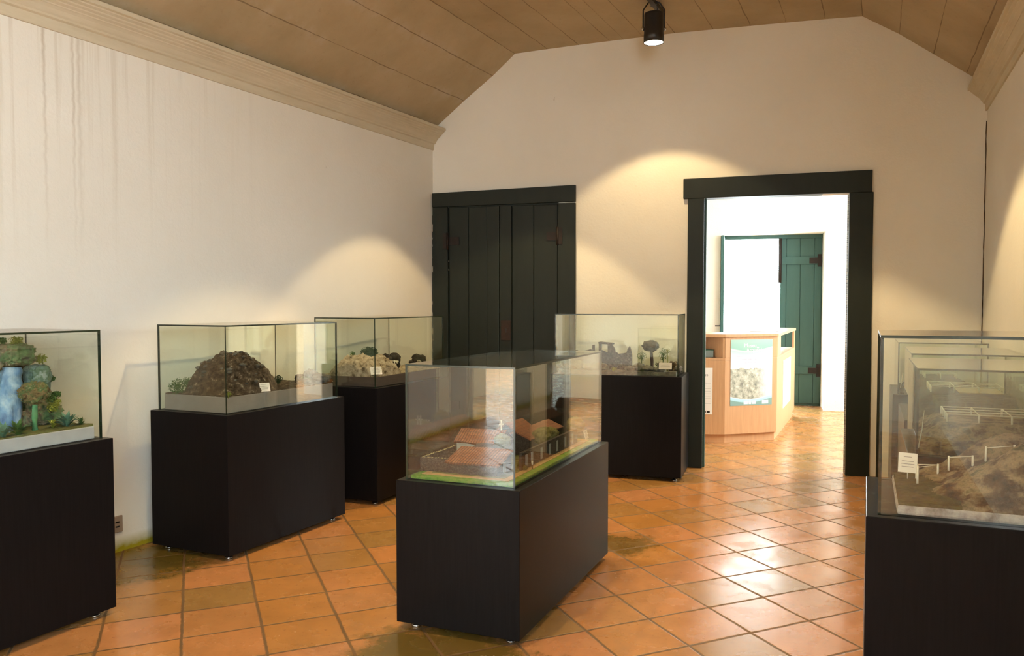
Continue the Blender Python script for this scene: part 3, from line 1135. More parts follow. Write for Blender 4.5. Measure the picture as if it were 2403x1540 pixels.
# waterfall sheet: rippled strip with thickness
m = MB()
n_, k2 = 26, 8
front, back = [], []
for i in range(n_ + 1):
    f = i / n_
    py = 862 + (1018 - 862) * f
    cx = 30 - 8 * f
    hw = 20 + 8 * sin(f * 3) + 3 * noise.noise(Vector((f * 5, 3, 0)))
    ra, rb = [], []
    for j in range(k2 + 1):
        px = cx + hw * (j / k2 * 2 - 1)
        p = pick(c1, px, py, VR - .06 - .035 * f)
        bul = 0.020 * (1 - (j / k2 * 2 - 1) ** 2) + 0.012 * noise.noise(Vector((f * 9, j * .5, 5)))
        ra.append(m.bm.verts.new(p + Vector((0, -bul, 0))))
        rb.append(m.bm.verts.new(p + Vector((0, 0.03, 0))))
    front.append(ra)
    back.append(rb)
for i in range(n_):
    for j in range(k2):
        f = m.bm.faces.new([front[i][j], front[i + 1][j], front[i + 1][j + 1], front[i][j + 1]])
        f.smooth = True
        m.bm.faces.new([back[i][j], back[i][j + 1], back[i + 1][j + 1], back[i + 1][j]])
    for j in (0, k2):
        m.bm.faces.new([front[i][j], back[i][j], back[i + 1][j], front[i + 1][j]])
m.build('waterfall', M['water'], dw)
# mushroom-shaped tree
tr = pick(c1, 82, 1008, 0.12)
kk = scale_at(c1, tr)
m = MB()
top = pick(c1, 82, 950, 0.12)
zt = wf_soil(tr.x, tr.y) - .005
m.tube([(tr.x, tr.y, zt), (tr.x, tr.y, (zt + top.z) / 2), tuple(top)], [0.014, 0.012, 0.010], 10)
tk = m.build('tree_trunk', M['greentrunk'], dw)
m = MB()
m.blob(pick(c1, 80, 922, 0.12), (31 * kk, 31 * kk, 24 * kk), 21, .3, 2.2, 5)
m.leaves(pick(c1, 80, 922, 0.12), (35 * kk, 35 * kk, 28 * kk), 700, .009, rnd, 0.1, .82)
m.build('tree_canopy', M['crumb'], dw)
for px, py, r, v, mt in ((95, 842, 14, .28, 'leafyellow'), (38, 801, 14, .24, 'leafyellow'), (4, 800, 9, .24, 'leaf'), (119, 888, 8, .3, 'leaf'), (128, 945, 13, .22, 'leafyellow'), (118, 935, 11, .2, 'leaf'), (122, 958, 11, .2, 'leafyellow'), (133, 925, 9, .22, 'leaf')):
    m = MB()
    p = pick(c1, px, py, v)
    k = scale_at(c1, p)
    m.leaves(p, (r * k * 1.15, r * k * 1.15, r * k * .85), 170, 0.014, rnd, 0.5, 0.0)
    m.build('shrub', M[mt], dw)
for px, py, r, v, mt in ((158, 1008, 20, .12, 'leafteal'), (42, 1020, 20, .07, 'leaf'), (8, 1020, 18, .08, 'leafteal'), (190, 1006, 9, .1, 'leaf'), (125, 1008, 9, .13, 'leafyellow')):
    m = MB()
    p = pick(c1, px, py, v)
    p.z = wf_soil(p.x, p.y) - .002
    k = scale_at(c1, p)
    for q_ in range(3):
        m.blades(p + Vector((0, 0, 0.008 * q_)), 16, r * k * 1.7, rnd, width=.22)
    m.build('leafy_plant', M[mt], dw)

# ------------------------------------------------------------------ brown mound model (case 2)
dm = inner(c2, 'rock_mound_model', 'rough brown rock mound on a grey base in the second case', 'model')
X0, X1, Y0, Y1 = GIN + .01, c2.U - GIN - .004, GIN + .006, c2.V - GIN - .006
BH = 0.088
m = MB()
m.box(X0, Y0, 0.001, X1, Y1, BH)
m.build('base_block', M['basegrey'], dm, 0.004)
MC = (0.33, 0.28)


def mound(x, y):
    r = sqrt(((x - MC[0]) / 0.275) ** 2 + ((y - MC[1]) / 0.235) ** 2)
    h = 0.205 * max(0.0, 1 - r ** 2.3)
    n = noise.noise(Vector((x * 14, y * 14, 0))) * .026 + noise.noise(Vector((x * 32, y * 32, 4))) * .020 + noise.noise(Vector((x * 70, y * 70, 4))) * .012
    k = min(1, h / .04)
    return BH + 0.004 + h + n * (0.12 + k)


m = MB()
m.grid(X0 + .003, X1 - .003, Y0 + .003, Y1 - .003, 150, 80, mound, BH - .01)
m.build('mound', M['brownrock'], dm)
rnd = random.Random(5)
m = MB()
for i in range(70):
    a, r = rnd.random() * 6.28, rnd.random()
    x, y = MC[0] + .25 * r * cos(a), MC[1] + .21 * r * sin(a)
    q = 0.006 + .010 * rnd.random()
    m.blob((x, y, mound(x, y)), (q * 1.3, q, q * .7), i, .4, 1.6, 2)
tag(m.build('loose_stones', M['greyrock'], dm), kind='stuff')


def ground_pt(c, px, fz, v):
    p = pick(c, px, 900, v)
    p.z = fz(p.x, p.y)
    return p


for px, v, r, n, mt in ((418, .42, 24, 380, 'leaf'), (440, .45, 14, 160, 'leaf'), (650, .30, 13, 200, 'leafdark'), (536, .045, 7, 40, 'leafyellow'), (716, .16, 11, 110, 'leaf')):
    m = MB()
    p = ground_pt(c2, px, mound, v)
    k = scale_at(c2, p)
    m.leaves(p + Vector((0, 0, r * k * .7)), (r * k, r * k, r * k * .85), n, 0.013, rnd, 0.5, 0.1)
    m.tube([p - Vector((0, 0, .01)), p + Vector((0, 0, r * k * .8))], .003, 6)
    m.build('shrub', M[mt], dm)
for px, v, rx, rz_, sd, mt in ((612, .34, 10, 13, 31, 'darkrock'), (626, .36, 12, 9, 32, 'darkrock'), (704, .22, 11, 13, 33, 'darkrock'), (730, .22, 19, 17, 34, 'greyrock'), (752, .12, 25, 12, 35, 'greyrock'), (720, .10, 20, 9, 37, 'greyrock')):
    m = MB()
    p = ground_pt(c2, px, mound, v)
    k = scale_at(c2, p)
    m.blob(p + Vector((0, 0, rz_ * k * .6)), (rx * k, rx * k, rz_ * k), sd, .35, 1.7, 4)
    m.build('rock', M[mt], dm)
m = MB()
p = ground_pt(c2, 772, mound, .06)
m.leaves(p + Vector((0, 0, .008)), (.035, .03, .012), 160, .011, rnd, .3, 0)
m.build('dry_moss', plain('rust_moss', (0.20, 0.085, 0.022), .9), dm)
p = pick(c2, 620, 914, .045)
p.z = mound(p.x, p.y) + .002
card(c2, p, .072, .05, radians(22), radians(-28), 'white label card leaning on the brown mound')

# ------------------------------------------------------------------ pale sand mound (case 3)
ds = inner(c3, 'sand_mound_model', 'pale sandy mound with dark green bush in the corner case', 'model')
X0, X1, Y0, Y1 = GIN + .004, c3.U - GIN - .004, GIN + .004, c3.V - GIN - .004
BH = 0.070
m = MB()
m.box(X0, Y0, 0.001, X1, Y1, BH)
m.build('base_block', M['basebrown'], ds, 0.004)
MC3 = (0.24, 0.25)


HUMPS = [(pick(c3, 979, 850, .25), .085), (pick(c3, 914, 866, .22), .075)]


def mound3(x, y):
    r = sqrt(((x - MC3[0]) / 0.26) ** 2 + ((y - MC3[1]) / 0.25) ** 2)
    h = 0.155 * max(0.0, 1 - r ** 2.0)
    h = min(h, 0.118 + .1 * (h - .118)) if h > .118 else h
    for q, rr in HUMPS:
        h = max(h, (q.z - BH) * math.exp(-((x - q.x) ** 2 + (y - q.y) ** 2) / (rr * rr)) * 1.02)
    n = noise.noise(Vector((x * 20, y * 20, 7))) * .022 + noise.noise(Vector((x * 50, y * 50, 4))) * .016
    return BH + 0.004 + h + n * (0.15 + min(1, h / .03))


m = MB()
m.grid(X0 + .003, X1 - .003, Y0 + .003, Y1 - .003, 120, 70, mound3, BH - .01)
m.build('mound', M['sand'], ds)
m = MB()
p = pick(c3, 866, 827, .26)
k = scale_at(c3, p)
m.leaves(p, (22 * k, 22 * k, 13 * k), 620, 0.020, rnd, .5, 0.15)
m.blob(p + Vector((0, 0, -.02)), (17 * k, 17 * k, 10 * k), 3, .2, 2, 3)
m.build('shrub', M['leafdark'], ds)
m = MB()
p = pick(c3, 828, 830, .30)
m.leaves(p, (.02, .02, .016), 50, .016, rnd, .6, 0)
m.build('shrub', M['leaf'], ds)
m = MB()
for px, py, rx, rz_, v, sd in ((905, 846, 15, 16, .24, 51), (926, 842, 14, 14, .2, 52), (912, 862, 16, 14, .2, 53), (934, 856, 5, 9, .2, 54)):
    rock_px(m, c3, px, py, rx, rz_, v, sd, .2)
m.build('cave_rock', M['darkrock'], ds)
m = MB()
for px in (927, 931, 934):
    p = pick(c3, px, 848, .13)
    p2 = pick(c3, px - 1, 853, .12)
    m.tube([p + Vector((0, .03, 0)), p, p2], [.006, .006, .002], 6)
m.build('white_fragments', M['bone'], ds)
m = MB()
for px, py, rx, rz_, sd in ((972, 846, 6, 7, 61), (978, 838, 11, 7, 62), (990, 840, 8, 7, 63), (994, 846, 6, 6, 64), (964, 850, 5, 4, 65)):
    rock_px(m, c3, px, py, rx, rz_, .25, sd, .25)
m.build('arch_rock', M['darkrock'], ds)
p = pick(c3, 884, 879, .05)
card(c3, p, .080, .055, radians(25), radians(-38), 'white label card on the pale sand mound')

# ------------------------------------------------------------------ village model (case 0, in the middle)
dv = inner(c0, 'village_model', 'miniature stone village with red roofs in the middle case', 'model')
X0, X1, Y0, Y1 = GIN, c0.U - GIN, GIN, c0.V - GIN
m = MB()
m.box(X0, Y0, 0.001, X1, Y1, 0.016)
m.build('base_board', M['grass'], dv, 0.003)
m = MB()
g = 0.035
for bx in ((X0 + g, Y0 + g, X1 - g, Y0 + g + .030), (X0 + g, Y1 - g - .03, X1 - g, Y1 - g), (X0 + g, Y0 + g + .03, X0 + g + .030, Y1 - g - .03), (X1 - g - .03, Y0 + g + .03, X1 - g, Y1 - g - .03)):
    m.box(bx[0], bx[1], .0155, bx[2], bx[3], .0185)
m.build('path', M['path'], dv)
m = MB()
m.grid(X0 + g + .03, X1 - g - .03, Y0 + g + .03, Y1 - g - .03, 80, 40, lambda x, y: .019 + .003 * noise.noise(Vector((x * 30, y * 30, 0))), .012)
m.build('ground', M['soil'], dv)


def gable(parent, name, x0, x1, y0, y1, z0, h, rise, axis, wallm, over=.010, shed=None):
    """model house: walls + tiled roof. axis: ridge along 'x' or 'y'; shed: roof falls towards -x only"""
    hs = empty(name, (0, 0, 0), 0, parent)
    m = MB()
    if axis == 'y':
        xm = (x0 + x1) / 2 if shed is None else x1
        prof = [(x0, z0), (x1, z0), (x1, z0 + h + (rise if shed else 0)), (xm, z0 + h + rise), (x0, z0 + h)] if shed is None else [(x0, z0), (x1, z0), (x1, z0 + h + rise), (x0, z0 + h)]
        n = len(prof)
        vs = [(x, y0, z) for x, z in prof] + [(x, y1, z) for x, z in prof]
        planes = [((x0, z0 + h), (xm, z0 + h + rise))] + ([] if shed else [((x1, z0 + h), (xm, z0 + h + rise))])
    else:
        ym = (y0 + y1) / 2
        prof = [(y0, z0), (y1, z0), (y1, z0 + h), (ym, z0 + h + rise), (y0, z0 + h)]
        n = len(prof)
        vs = [(x0, y, z) for y, z in prof] + [(x1, y, z) for y, z in prof]
        planes = [((y0, z0 + h), (ym, z0 + h + rise)), ((y1, z0 + h), (ym, z0 + h + rise))]
    m.faces(vs, [list(range(n)), list(range(n, 2 * n))] + [[i, (i + 1) % n, n + (i + 1) % n, n + i] for i in range(n)])
    m.build('walls', wallm, hs)
    for (e, zr) in planes:
        bm = bmesh.new()
        uv = bm.loops.layers.uv.new('UVMap')
        a0, a1 = (y0 - over, y1 + over) if axis == 'y' else (x0 - over, x1 + over)
        d = Vector((zr[0] - e[0], zr[1] - e[1]))
        L = d.length
        d.normalize()
        est = Vector(e) - d * over * 1.3
        NN, MM = 14, 6
        t = 0.004
        nv = Vector((-d.y, d.x))
        if nv.y < 0:
            nv = -nv
        top = []
        for i in range(NN + 1):
            row = []
            for j in range(MM + 1):
                s = a0 + (a1 - a0) * i / NN
                q = est + d * (L + over * 1.3) * j / MM
                sag = .004 * noise.noise(Vector((s * 14, j * .4, x0 * 9)))
                zz = q.y + t + sag
                pt = (q.x, s, zz) if axis == 'y' else (s, q.x, zz)
                row.append((bm.verts.new(pt), s, j / MM * (L + over)))
            top.append(row)
        for i in range(NN):
            for j in range(MM):
                q4 = [top[i][j], top[i + 1][j], top[i + 1][j + 1], top[i][j + 1]]
                f = bm.faces.new([x[0] for x in q4])
                for lp, x in zip(f.loops, q4):
                    lp[uv].uv = (x[1] * 24, x[2] * 45)
        bmesh.ops.recalc_face_normals(bm, faces=bm.faces)
        me = bpy.data.meshes.new('roof')
        bm.to_mesh(me)
        bm.free()
        me.materials.append(M['roof'])
        o = bpy.data.objects.new('roof', me)
        COL.objects.link(o)
        o.parent = hs
        sd = o.modifiers.new('thick', 'SOLIDIFY')
        sd.thickness = .007
        sd.offset = 0
    return hs


def slab(parent, name, bx, mat, bevel=0.0):
    m = MB()
    m.box(*bx)
    return m.build(name, mat, parent, bevel)


def wall_strip(parent, pts, z0, z1, t, mat, name='yard_wall', cop=None):
    m = MB()
    for (xa, ya), (xb, yb) in zip(pts, pts[1:]):
        d = Vector((xb - xa, yb - ya)).normalized()
        nn = Vector((-d.y, d.x)) * t / 2
        a, b = Vector((xa, ya)) - d * t / 2, Vector((xb, yb)) + d * t / 2
        m.prism([(a - nn)[:], (b - nn)[:], (b + nn)[:], (a + nn)[:]], z0, z1)
    w = m.build(name, mat, parent, .002)
    if cop:
        m = MB()
        for (xa, ya), (xb, yb) in zip(pts, pts[1:]):
            n = int(Vector((xb - xa, yb - ya)).length / .006)
            for i in range(n):
                f = (i + random.random()) / n
                m.blob((xa + (xb - xa) * f + random.uniform(-1, 1) * t * .4, ya + (yb - ya) * f + random.uniform(-1, 1) * t * .4, z1), (.003, .003, .002), i, .4, 1.6, 1)
        m.build('coping', cop, w)
    return w


def crumb_tree(parent, p, r, hz, mat, trunk=True, seed=1):
    t = empty('tree', (0, 0, 0), 0, parent)
    m = MB()
    m.blob((p[0], p[1], p[2] + hz), (r, r, r * .9), seed, .25, 2.2, 4)
    m.leaves((p[0], p[1], p[2] + hz), (r * 1.08, r * 1.08, r * .98), 160, r * .16, random.Random(seed), 0, .85)
    m.build('canopy', mat, t)
    m = MB()
    m.tube([(p[0], p[1], p[2] - .004), (p[0], p[1], p[2] + hz)], [.006, .004], 8)
    m.build('trunk', M['trunk'], t)
    return t


GZ = 0.018
# front house with lean-to tiles facing the near end
gable(dv, 'stone_house', 0.13, 0.28, 0.150, 0.375, GZ, 0.044, 0.040, 'y', M['stonewall'], shed=True)
slab(dv, 'doorstep', (0.15, 0.376, GZ, 0.24, 0.42, GZ + .006), M['stonewall'])
slab(dv, 'house_door', (0.19, 0.146, GZ + .006, 0.212, 0.151, GZ + .046), M['winboard'])
# walled yard to the left with lichen on the coping
wall_strip(dv, [(0.145, 0.39), (0.135, 0.498), (0.435, 0.498)], GZ, GZ + .058, .016, M['stonewall'], cop=M['lichen'])
wall_strip(dv, [(0.32, 0.385), (0.32, 0.488)], GZ, GZ + .05, .014, M['stonewall'])
# arched oven hood against the house roof
m = MB()
m.blob((0.33, 0.30, GZ + .06), (.040, .060, .040), 4, .12, 2, 3)
m.build('oven_dome', M['stonewall'], dv)
# chapel with whitewashed gable and cross
ch = gable(dv, 'chapel', 0.455, 0.60, 0.285, 0.495, GZ, 0.076, 0.046, 'y', M['whitewash'])
m = MB()
m.box(.523, .2985, GZ + .118, .529, .3045, GZ + .174)
m.box(.523, .291, GZ + .152, .529, .312, GZ + .159)
m.build('cross', M['bone'], ch)
# long dark building on the road side with pale shutters
gable(dv, 'long_house', 0.62, 1.06, 0.20, 0.34, GZ, 0.076, 0.030, 'x', M['stonewall'])
wall_strip(dv, [(0.30, 0.115), (1.05, 0.115)], GZ, GZ + .075, .014, M['stonewall'])
for i, x in enumerate((0.335, 0.40, 0.52, 0.63, 0.73, 0.85, 0.96)):
    slab(dv, 'shutter', (x, 0.1055, GZ + .010, x + .022, 0.1085, GZ + .060), M['winboard'])
gable(dv, 'barn', 0.88, 1.08, 0.38, 0.47, GZ, 0.07, 0.03, 'x', M['stonewall'])
crumb_tree(dv, (0.70, 0.165, GZ), .045, .085, M['crumbolive'], seed=2)
crumb_tree(dv, (0.405, 0.245, GZ), .036, .100, M['crumbgrey'], seed=3)
crumb_tree(dv, (1.09, 0.13, GZ), .045, .085, M['crumbolive'], seed=4)
crumb_tree(dv, (0.82, 0.165, GZ), .034, .078, M['crumbolive'], seed=6)
crumb_tree(dv, (0.335, 0.20, GZ), .022, .055, M['crumb'], seed=5)
rnd = random.Random(21)
for x, y, r in ((0.36, .145, .018), (0.455, .15, .02), (0.58, .15, .022), (.31, .098, .012), (.92, .16, .02)):
    m = MB()
    m.leaves((x, y, GZ + r * .8), (r, r, r), 90, .009, rnd, .3, .1)
    m.build('bush', M['crumbolive'], dv)
# miniature walking figure on the path
fx, fy = 0.345, 0.080
fig = empty('figurine', (0, 0, 0), 0, dv)
m = MB()
m.tube([(fx - .003, fy, .018), (fx - .0035, fy, .027), (fx - .002, fy, .036)], [.0018, .002, .0026], 8)
m.tube([(fx + .004, fy, .018), (fx + .0035, fy, .027), (fx + .002, fy, .036)], [.0018, .002, .0026], 8)
m.build('legs', M['darkrock'], fig)
m = MB()
m.tube([(fx, fy, .034), (fx, fy, .042), (fx, fy, .050), (fx, fy, .0525)], [.0034, .0036, .0044, .0018], 8)
m.tube([(fx - .004, fy, .050), (fx - .0062, fy, .043), (fx - .0055, fy, .037)], [.0014, .0013, .001], 6)
m.tube([(fx + .004, fy, .050), (fx + .0062, fy, .043), (fx + .0055, fy, .037)], [.0014, .0013, .001], 6)
m.build('shirt', M['shirt'], fig)
m = MB()
m.blob((fx, fy, .0560), (.0028, .0030, .0036), 1, .05, 2, 2)
m.build('head', M['skin'], fig)
p = pick(c0, 1378, 1030, .05)
p.z = max(p.z, .018)
card(c0, p, .055, .045, radians(15), radians(0), 'white label card at the far end of the village model')

# ------------------------------------------------------------------ ruins model (case 4)
dr = inner(c4, 'ruins_model', 'miniature ruined stone walls and umbrella tree in the case by the back wall', 'model')
X0, X1, Y0, Y1 = GIN + .004, c4.U - GIN - .004, GIN + .004, c4.V - GIN - .004


def ru(x, y):
    return .030 + .008 * noise.noise(Vector((x * 12, y * 12, 3))) + .005 * noise.noise(Vector((x * 40, y * 40, 3)))


m = MB()
m.grid(X0, X1, Y0, Y1, 80, 40, ru, .001)
m.build('ground', M['greyrock'], dr)


def ragged_wall(name, px0, px1, v, tops_, mat, t=.035):
    """stone wall whose top line follows the listed (px, py) points"""
    m = MB()
    pts = [pick(c4, a, b, v) for a, b in tops_]
    z0 = .02
    n = len(pts)
    vs = [(q.x, q.y, q.z) for q in pts] + [(q.x, q.y + t, q.z) for q in pts]
    vs += [(q.x, q.y, z0) for q in pts] + [(q.x, q.y + t, z0) for q in pts]
    fs = []
    for i in range(n - 1):
        fs += [[i, i + 1, n + i + 1, n + i], [2 * n + i, 2 * n + i + 1, i + 1, i], [n + i, n + i + 1, 3 * n + i + 1, 3 * n + i], [2 * n + i, 3 * n + i, 3 * n + i + 1, 2 * n + i + 1]]
    fs += [[0, n, 3 * n, 2 * n], [n - 1, 3 * n - 1 - 0 - 0 - n + 0 + n - 0 - n, 4 * n - 1, 2 * n - 1 + 0]] if False else [[0, n, 3 * n, 2 * n], [n - 1, 2 * n - 1, 4 * n - 1, 3 * n - 1]]
    m.faces(vs, fs)
    return m.build(name, mat, dr)


ragged_wall('ruin_wall', 0, 0, .18, [(1424, 832), (1428, 828), (1438, 829), (1446, 827), (1450, 831), (1461, 830), (1470, 828), (1473, 818), (1477, 813), (1480, 823), (1482, 834)], M['ruinstone'])
ragged_wall('ruin_wall', 0, 0, .30, [(1330, 830), (1352, 822), (1360, 826), (1384, 820), (1400, 826), (1412, 822), (1426, 829)], M['ruinstone'])
ragged_wall('ruin_pillar', 0, 0, .20, [(1426, 808), (1430, 807), (1437, 812), (1442, 820), (1443, 828)], M['ruinstone'])
ragged_wall('ruin_pillar', 0, 0, .28, [(1405, 805), (1411, 804)], M['ruinstone'], .02)
ragged_wall('ruin_pillar', 0, 0, .30, [(1390, 810), (1395, 809)], M['ruinstone'], .02)
m = MB()
a, b = pick(c4, 1404, 803, .2), pick(c4, 1436, 806, .2)
m.hexa([(a.x, .2, a.z - .012), (b.x, .2, b.z - .012), (b.x, .30, b.z - .012), (a.x, .30, a.z - .012), (a.x, .2, a.z), (b.x, .2, b.z), (b.x, .30, b.z), (a.x, .30, a.z)])
m.build('lintel', M['ruinstone'], dr)
t_ = empty('umbrella_tree', (0, 0, 0), 0, dr)
p, q = pick(c4, 1530, 846, .2), pick(c4, 1527, 812, .2)
k = scale_at(c4, p)
m = MB()
m.tube([(p.x, p.y, .025), tuple(p), tuple(q)], [.014, .013, .011], 9)
m.build('trunk', M['trunk'], t_)
m = MB()
m.blob(q, (19 * k, 19 * k, 13 * k), 8, .22, 2.2, 4)
m.leaves(q, (20 * k, 20 * k, 13.5 * k), 260, .014, random.Random(4), 0, .8)
m.build('canopy', M['trunk'], t_)
rnd = random.Random(9)
for px, py, rx, rz_, v, n, mt in ((1506, 836, 11, 12, .25, 160, 'leaf'), (1556, 832, 12, 16, .2, 200, 'leaf'), (1567, 824, 6, 6, .2, 60, 'leafyellow'), (1440, 866, 9, 5, .06, 60, 'leafyellow'), (1545, 856, 9, 8, .2, 90, 'leafdark')):
    m = MB()
    p = pick(c4, px, py, v)
    k = scale_at(c4, p)
    m.leaves(p, (rx * k, rx * k, rz_ * k), n, .013, rnd, .4, 0)
    m.tube([(p.x, p.y, .025), tuple(p)], .003, 6)
    m.build('shrub', M[mt], dr)
for px, v, rx, rz_, sd in ((1580, .22, 12, 14, 71), (1592, .2, 8, 10, 72), (1500, .2, 16, 10, 73), (1520, .15, 18, 8, 74), (1478, .12, 12, 7, 75), (1548, .12, 14, 6, 76), (1400, .15, 30, 10, 77), (1340, .2, 30, 14, 78)):
    m = MB()
    p = pick(c4, px, 850, v)
    k = scale_at(c4, p)
    m.blob((p.x, p.y, .03 + rz_ * k * .6), (rx * k, rx * k, rz_ * k), sd, .35, 1.7, 3)
    m.build('rock', M['greyrock'] if sd != 71 else M['brownrock'], dr)
p = pick(c4, 1561, 867, .05)
card(c4, p, .098, .050, radians(8), 0, 'white label card by the umbrella tree', 3, stake=.02)

# ------------------------------------------------------------------ dig models of the right row
def stake_part(m, p, h, r=.003, drop=.012):
    m.tube([(p.x, p.y, p.z - drop), (p.x, p.y, p.z + h)], r, 6)


def nz(x, y, f, s):
    return noise.noise(Vector((x * f, y * f, s)))


# nearest: long mossy hill
dh = inner(r1, 'hill_dig_model', 'brown mossy hill model with a staked trench in the nearest right case', 'model')
X0, X1, Y0, Y1 = GIN + .035, r1.U - GIN, GIN + .004, r1.V - GIN - .03
SB = 0.030


def hill(x, y):
    f = min(1, max(0, (x - X0 - .05) / .34))
    f = f * f * (3 - 2 * f)
    front = 0.165 * math.exp(-((y - .25) / .135) ** 2) * f
    g_ = min(1, max(0, (x - X0 - .03) / .30))
    g_ = g_ * g_ * (3 - 2 * g_)
    back = 0.135 * math.exp(-((y - .47) / .07) ** 2) * g_
    n = nz(x, y, 9, 1) * .016 + nz(x, y, 22, 2) * .010 + nz(x, y, 60, 3) * .004
    e = min(1, (front + back) / .02)
    rim = min(1, min(x - X0, X1 - x, y - Y0, Y1 - y) / .02)
    return SB + (front + back + n * e) * max(0, rim) + .003 * nz(x, y, 50, 6) + .006


m = MB()
m.box(X0, Y0, .001, X1, Y1, SB)
m.build('slab', M['plasteredge'], dh, .008)
m = MB()
m.grid(X0 + .004, X1 - .004, Y0 + .004, Y1 - .004, 120, 90, hill, SB - .008)
th = m.build('terrain', [M['earth'], M['mossbase']], dh)
for f in th.data.polygons:
    c = f.center
    if c.z < SB + .016 and c.x < X0 + .16:
        f.material_index = 1


def terrain_hit(c, fz, px, py, lo=0.0):
    """where the line of sight of a photograph point meets the terrain"""
    o = c.inv @ CAM
    d = c.inv.to_3x3() @ ray(px, py)
    t0 = (GIN + .01 - o.y) / d.y
    t1 = (c.V - GIN - .01 - o.y) / d.y
    for i in range(600):
        p = o + d * (t0 + (t1 - t0) * i / 600)
        if p.y >= lo and p.z <= fz(p.x, p.y):
            return Vector((p.x, p.y, fz(p.x, p.y)))
    p = o + d * t1
    return Vector((p.x, p.y, fz(p.x, p.y)))


row = []
for i, (x, y, h) in enumerate(((.145, .33, .055), (.145, .40, .05), (.205, .395, .03), (.235, .40, .045), (.30, .40, .03), (.335, .40, .045), (.41, .40, .03), (.46, .41, .05), (.56, .41, .05))):
    m = MB()
    p = Vector((x, y, hill(x, y)))
    stake_part(m, p, h, .0032)
    m.build('stake', M['whitestake'], dh)
    row.append(p + Vector((0, 0, h * .9)))
for a, b in ((0, 2), (1, 2), (3, 4), (5, 6), (7, 8)):
    m = MB()
    m.tube([row[a], row[b]], .0013, 5)
    m.build('string_line', M['whitestake'], dh)
for x, y in ((.42, .12), (.50, .2)):
    m = MB()
    m.leaves((x, y, hill(x, y) + .002), (.012, .01, .004), 30, .009, random.Random(2), .8, 0)
    m.build('moss_tuft', M['leafteal'], dh)
pc = pick(r1, 2129, 1118, .40)
pc.z = max(hill(pc.x, pc.y) + .02, pc.z + 0)
card(r1, pc, .055, .062, radians(6), radians(-14), 'white label card on a stand beside the mossy hill', 4, stake=max(.01, pc.z - hill(pc.x, pc.y) + .002))


def dig(c, name, label, x_pl, y0p, y1p, zp, nx, ny, mat, pale=None, seed=0, post=.036, right=None):
    """hillside model with a levelled dig platform and a grid of white posts joined by cords"""
    r = inner(c, name, label, 'model')
    X0, X1, Y0, Y1 = GIN + .002, c.U - GIN - .002, GIN + .004, c.V - GIN - .02
    xr = right if right else X1 + .2

    def fz(x, y):
        dx = max(0, x_pl - x) + max(0, x - xr)
        dy = max(0, y0p - y) * 0.75
        d = sqrt(dx * dx + dy * dy)
        h = max(.02, zp - d * 0.62 - (d * d) * .3)
        n = nz(x, y, 10, seed) * .020 + nz(x, y, 26, seed + 3) * .010 + nz(x, y, 60, seed + 5) * .004
        k = min(1, d / .03)
        return h + n * (.05 + k * .95)
    m = MB()
    m.grid(X0, X1, Y0, Y1, 90, 110, fz, .001)
    m.build('terrain', mat, r)
    xs = [x_pl + .02 + (min(xr, X1) - x_pl - .035) * i / (nx - 1) for i in range(nx)]
    ys = [y0p + .02 + (y1p - y0p - .03) * j / (ny - 1) for j in range(ny)]
    for i, x in enumerate(xs):
        for j, y in enumerate(ys):
            if 0 < j < ny - 1 and 0 < i < nx - 1:
                continue
            m = MB()
            stake_part(m, Vector((x, y, zp)), post, .0042)
            m.build('post', M['whitestake'], r)
    for x in xs:
        m = MB()
        m.tube([(x, ys[0], zp + post * .95), (x, ys[-1], zp + post * .95)], .0024, 5)
        m.build('cord', M['whitestake'], r)
    for y in ys:
        m = MB()
        m.tube([(xs[0], y, zp + post * .95), (xs[-1], y, zp + post * .95)], .0024, 5)
        m.build('cord', M['whitestake'], r)
    if pale:
        m = MB()
        m.box(pale[0], y0p + .01, zp - .004, pale[1], y1p - .01, zp + .004)
        m.build('dig_floor', M['palefloor'], r)
    return r, fz


q2 = pick(r2, 2222, 990, .36)
g2, fz2 = dig(r2, 'grid_dig_model', 'brown hillside dig model with a grid of white posts in the second right case', q2.x - .02, .34, .66, q2.z, 4, 4, M['earth'], seed=1)
q3 = pick(r3, 2184, 920, .36)
g3, fz3 = dig(r3, 'terrace_dig_model', 'dark hillside dig model with a pale floor in the third right case', q3.x - .02, .34, .66, q3.z, 4, 4, M['earthdark'], pale=(q3.x + .14, q3.x + .36), seed=4, right=q3.x + .37)
q4 = pick(r4, 2175, 888, .3)
g4, fz4 = dig(r4, 'slope_dig_model', 'dark slope dig model in the farthest right case', q4.x - .03, .3, .6, q4.z, 3, 3, M['earthdark'], seed=7, right=q4.x + .2)
m = MB()
a, b = pick(r2, 2156, 999, .12), pick(r2, 2169, 963, .14)
a.z = fz2(a.x, a.y) - .005
m.tube([a, (a + b) / 2 + Vector((.003, 0, 0)), b], [.003, .002, .001], 6)
m.build('leaning_stake', M['whitestake'], g2)
m = MB()
a, b = pick(r4, 2113, 895, .3), pick(r4, 2119, 876, .3)
a.z = max(.005, fz4(a.x, a.y) - .005)
m.tube([a, b], [.004, .003], 6)
m.build('leaning_stake', M['whitestake'], g4)

# ================================================================== TRACK SPOTLIGHT
YL = 6.13
lp = on_plane(1534, 101, Vector((0, YL, 0)), Vector((0, 1, 0)))
tz = roof_z(2.1) - 0.002
lamp = tag(empty('track_spotlight', lp), 'black cylindrical spotlight hanging from the ceiling track, lit', 'spotlight')
R_ = 0.073


def lpart(m, name, mat, bevel=0):
    return m.build(name, M[mat], lamp, bevel)


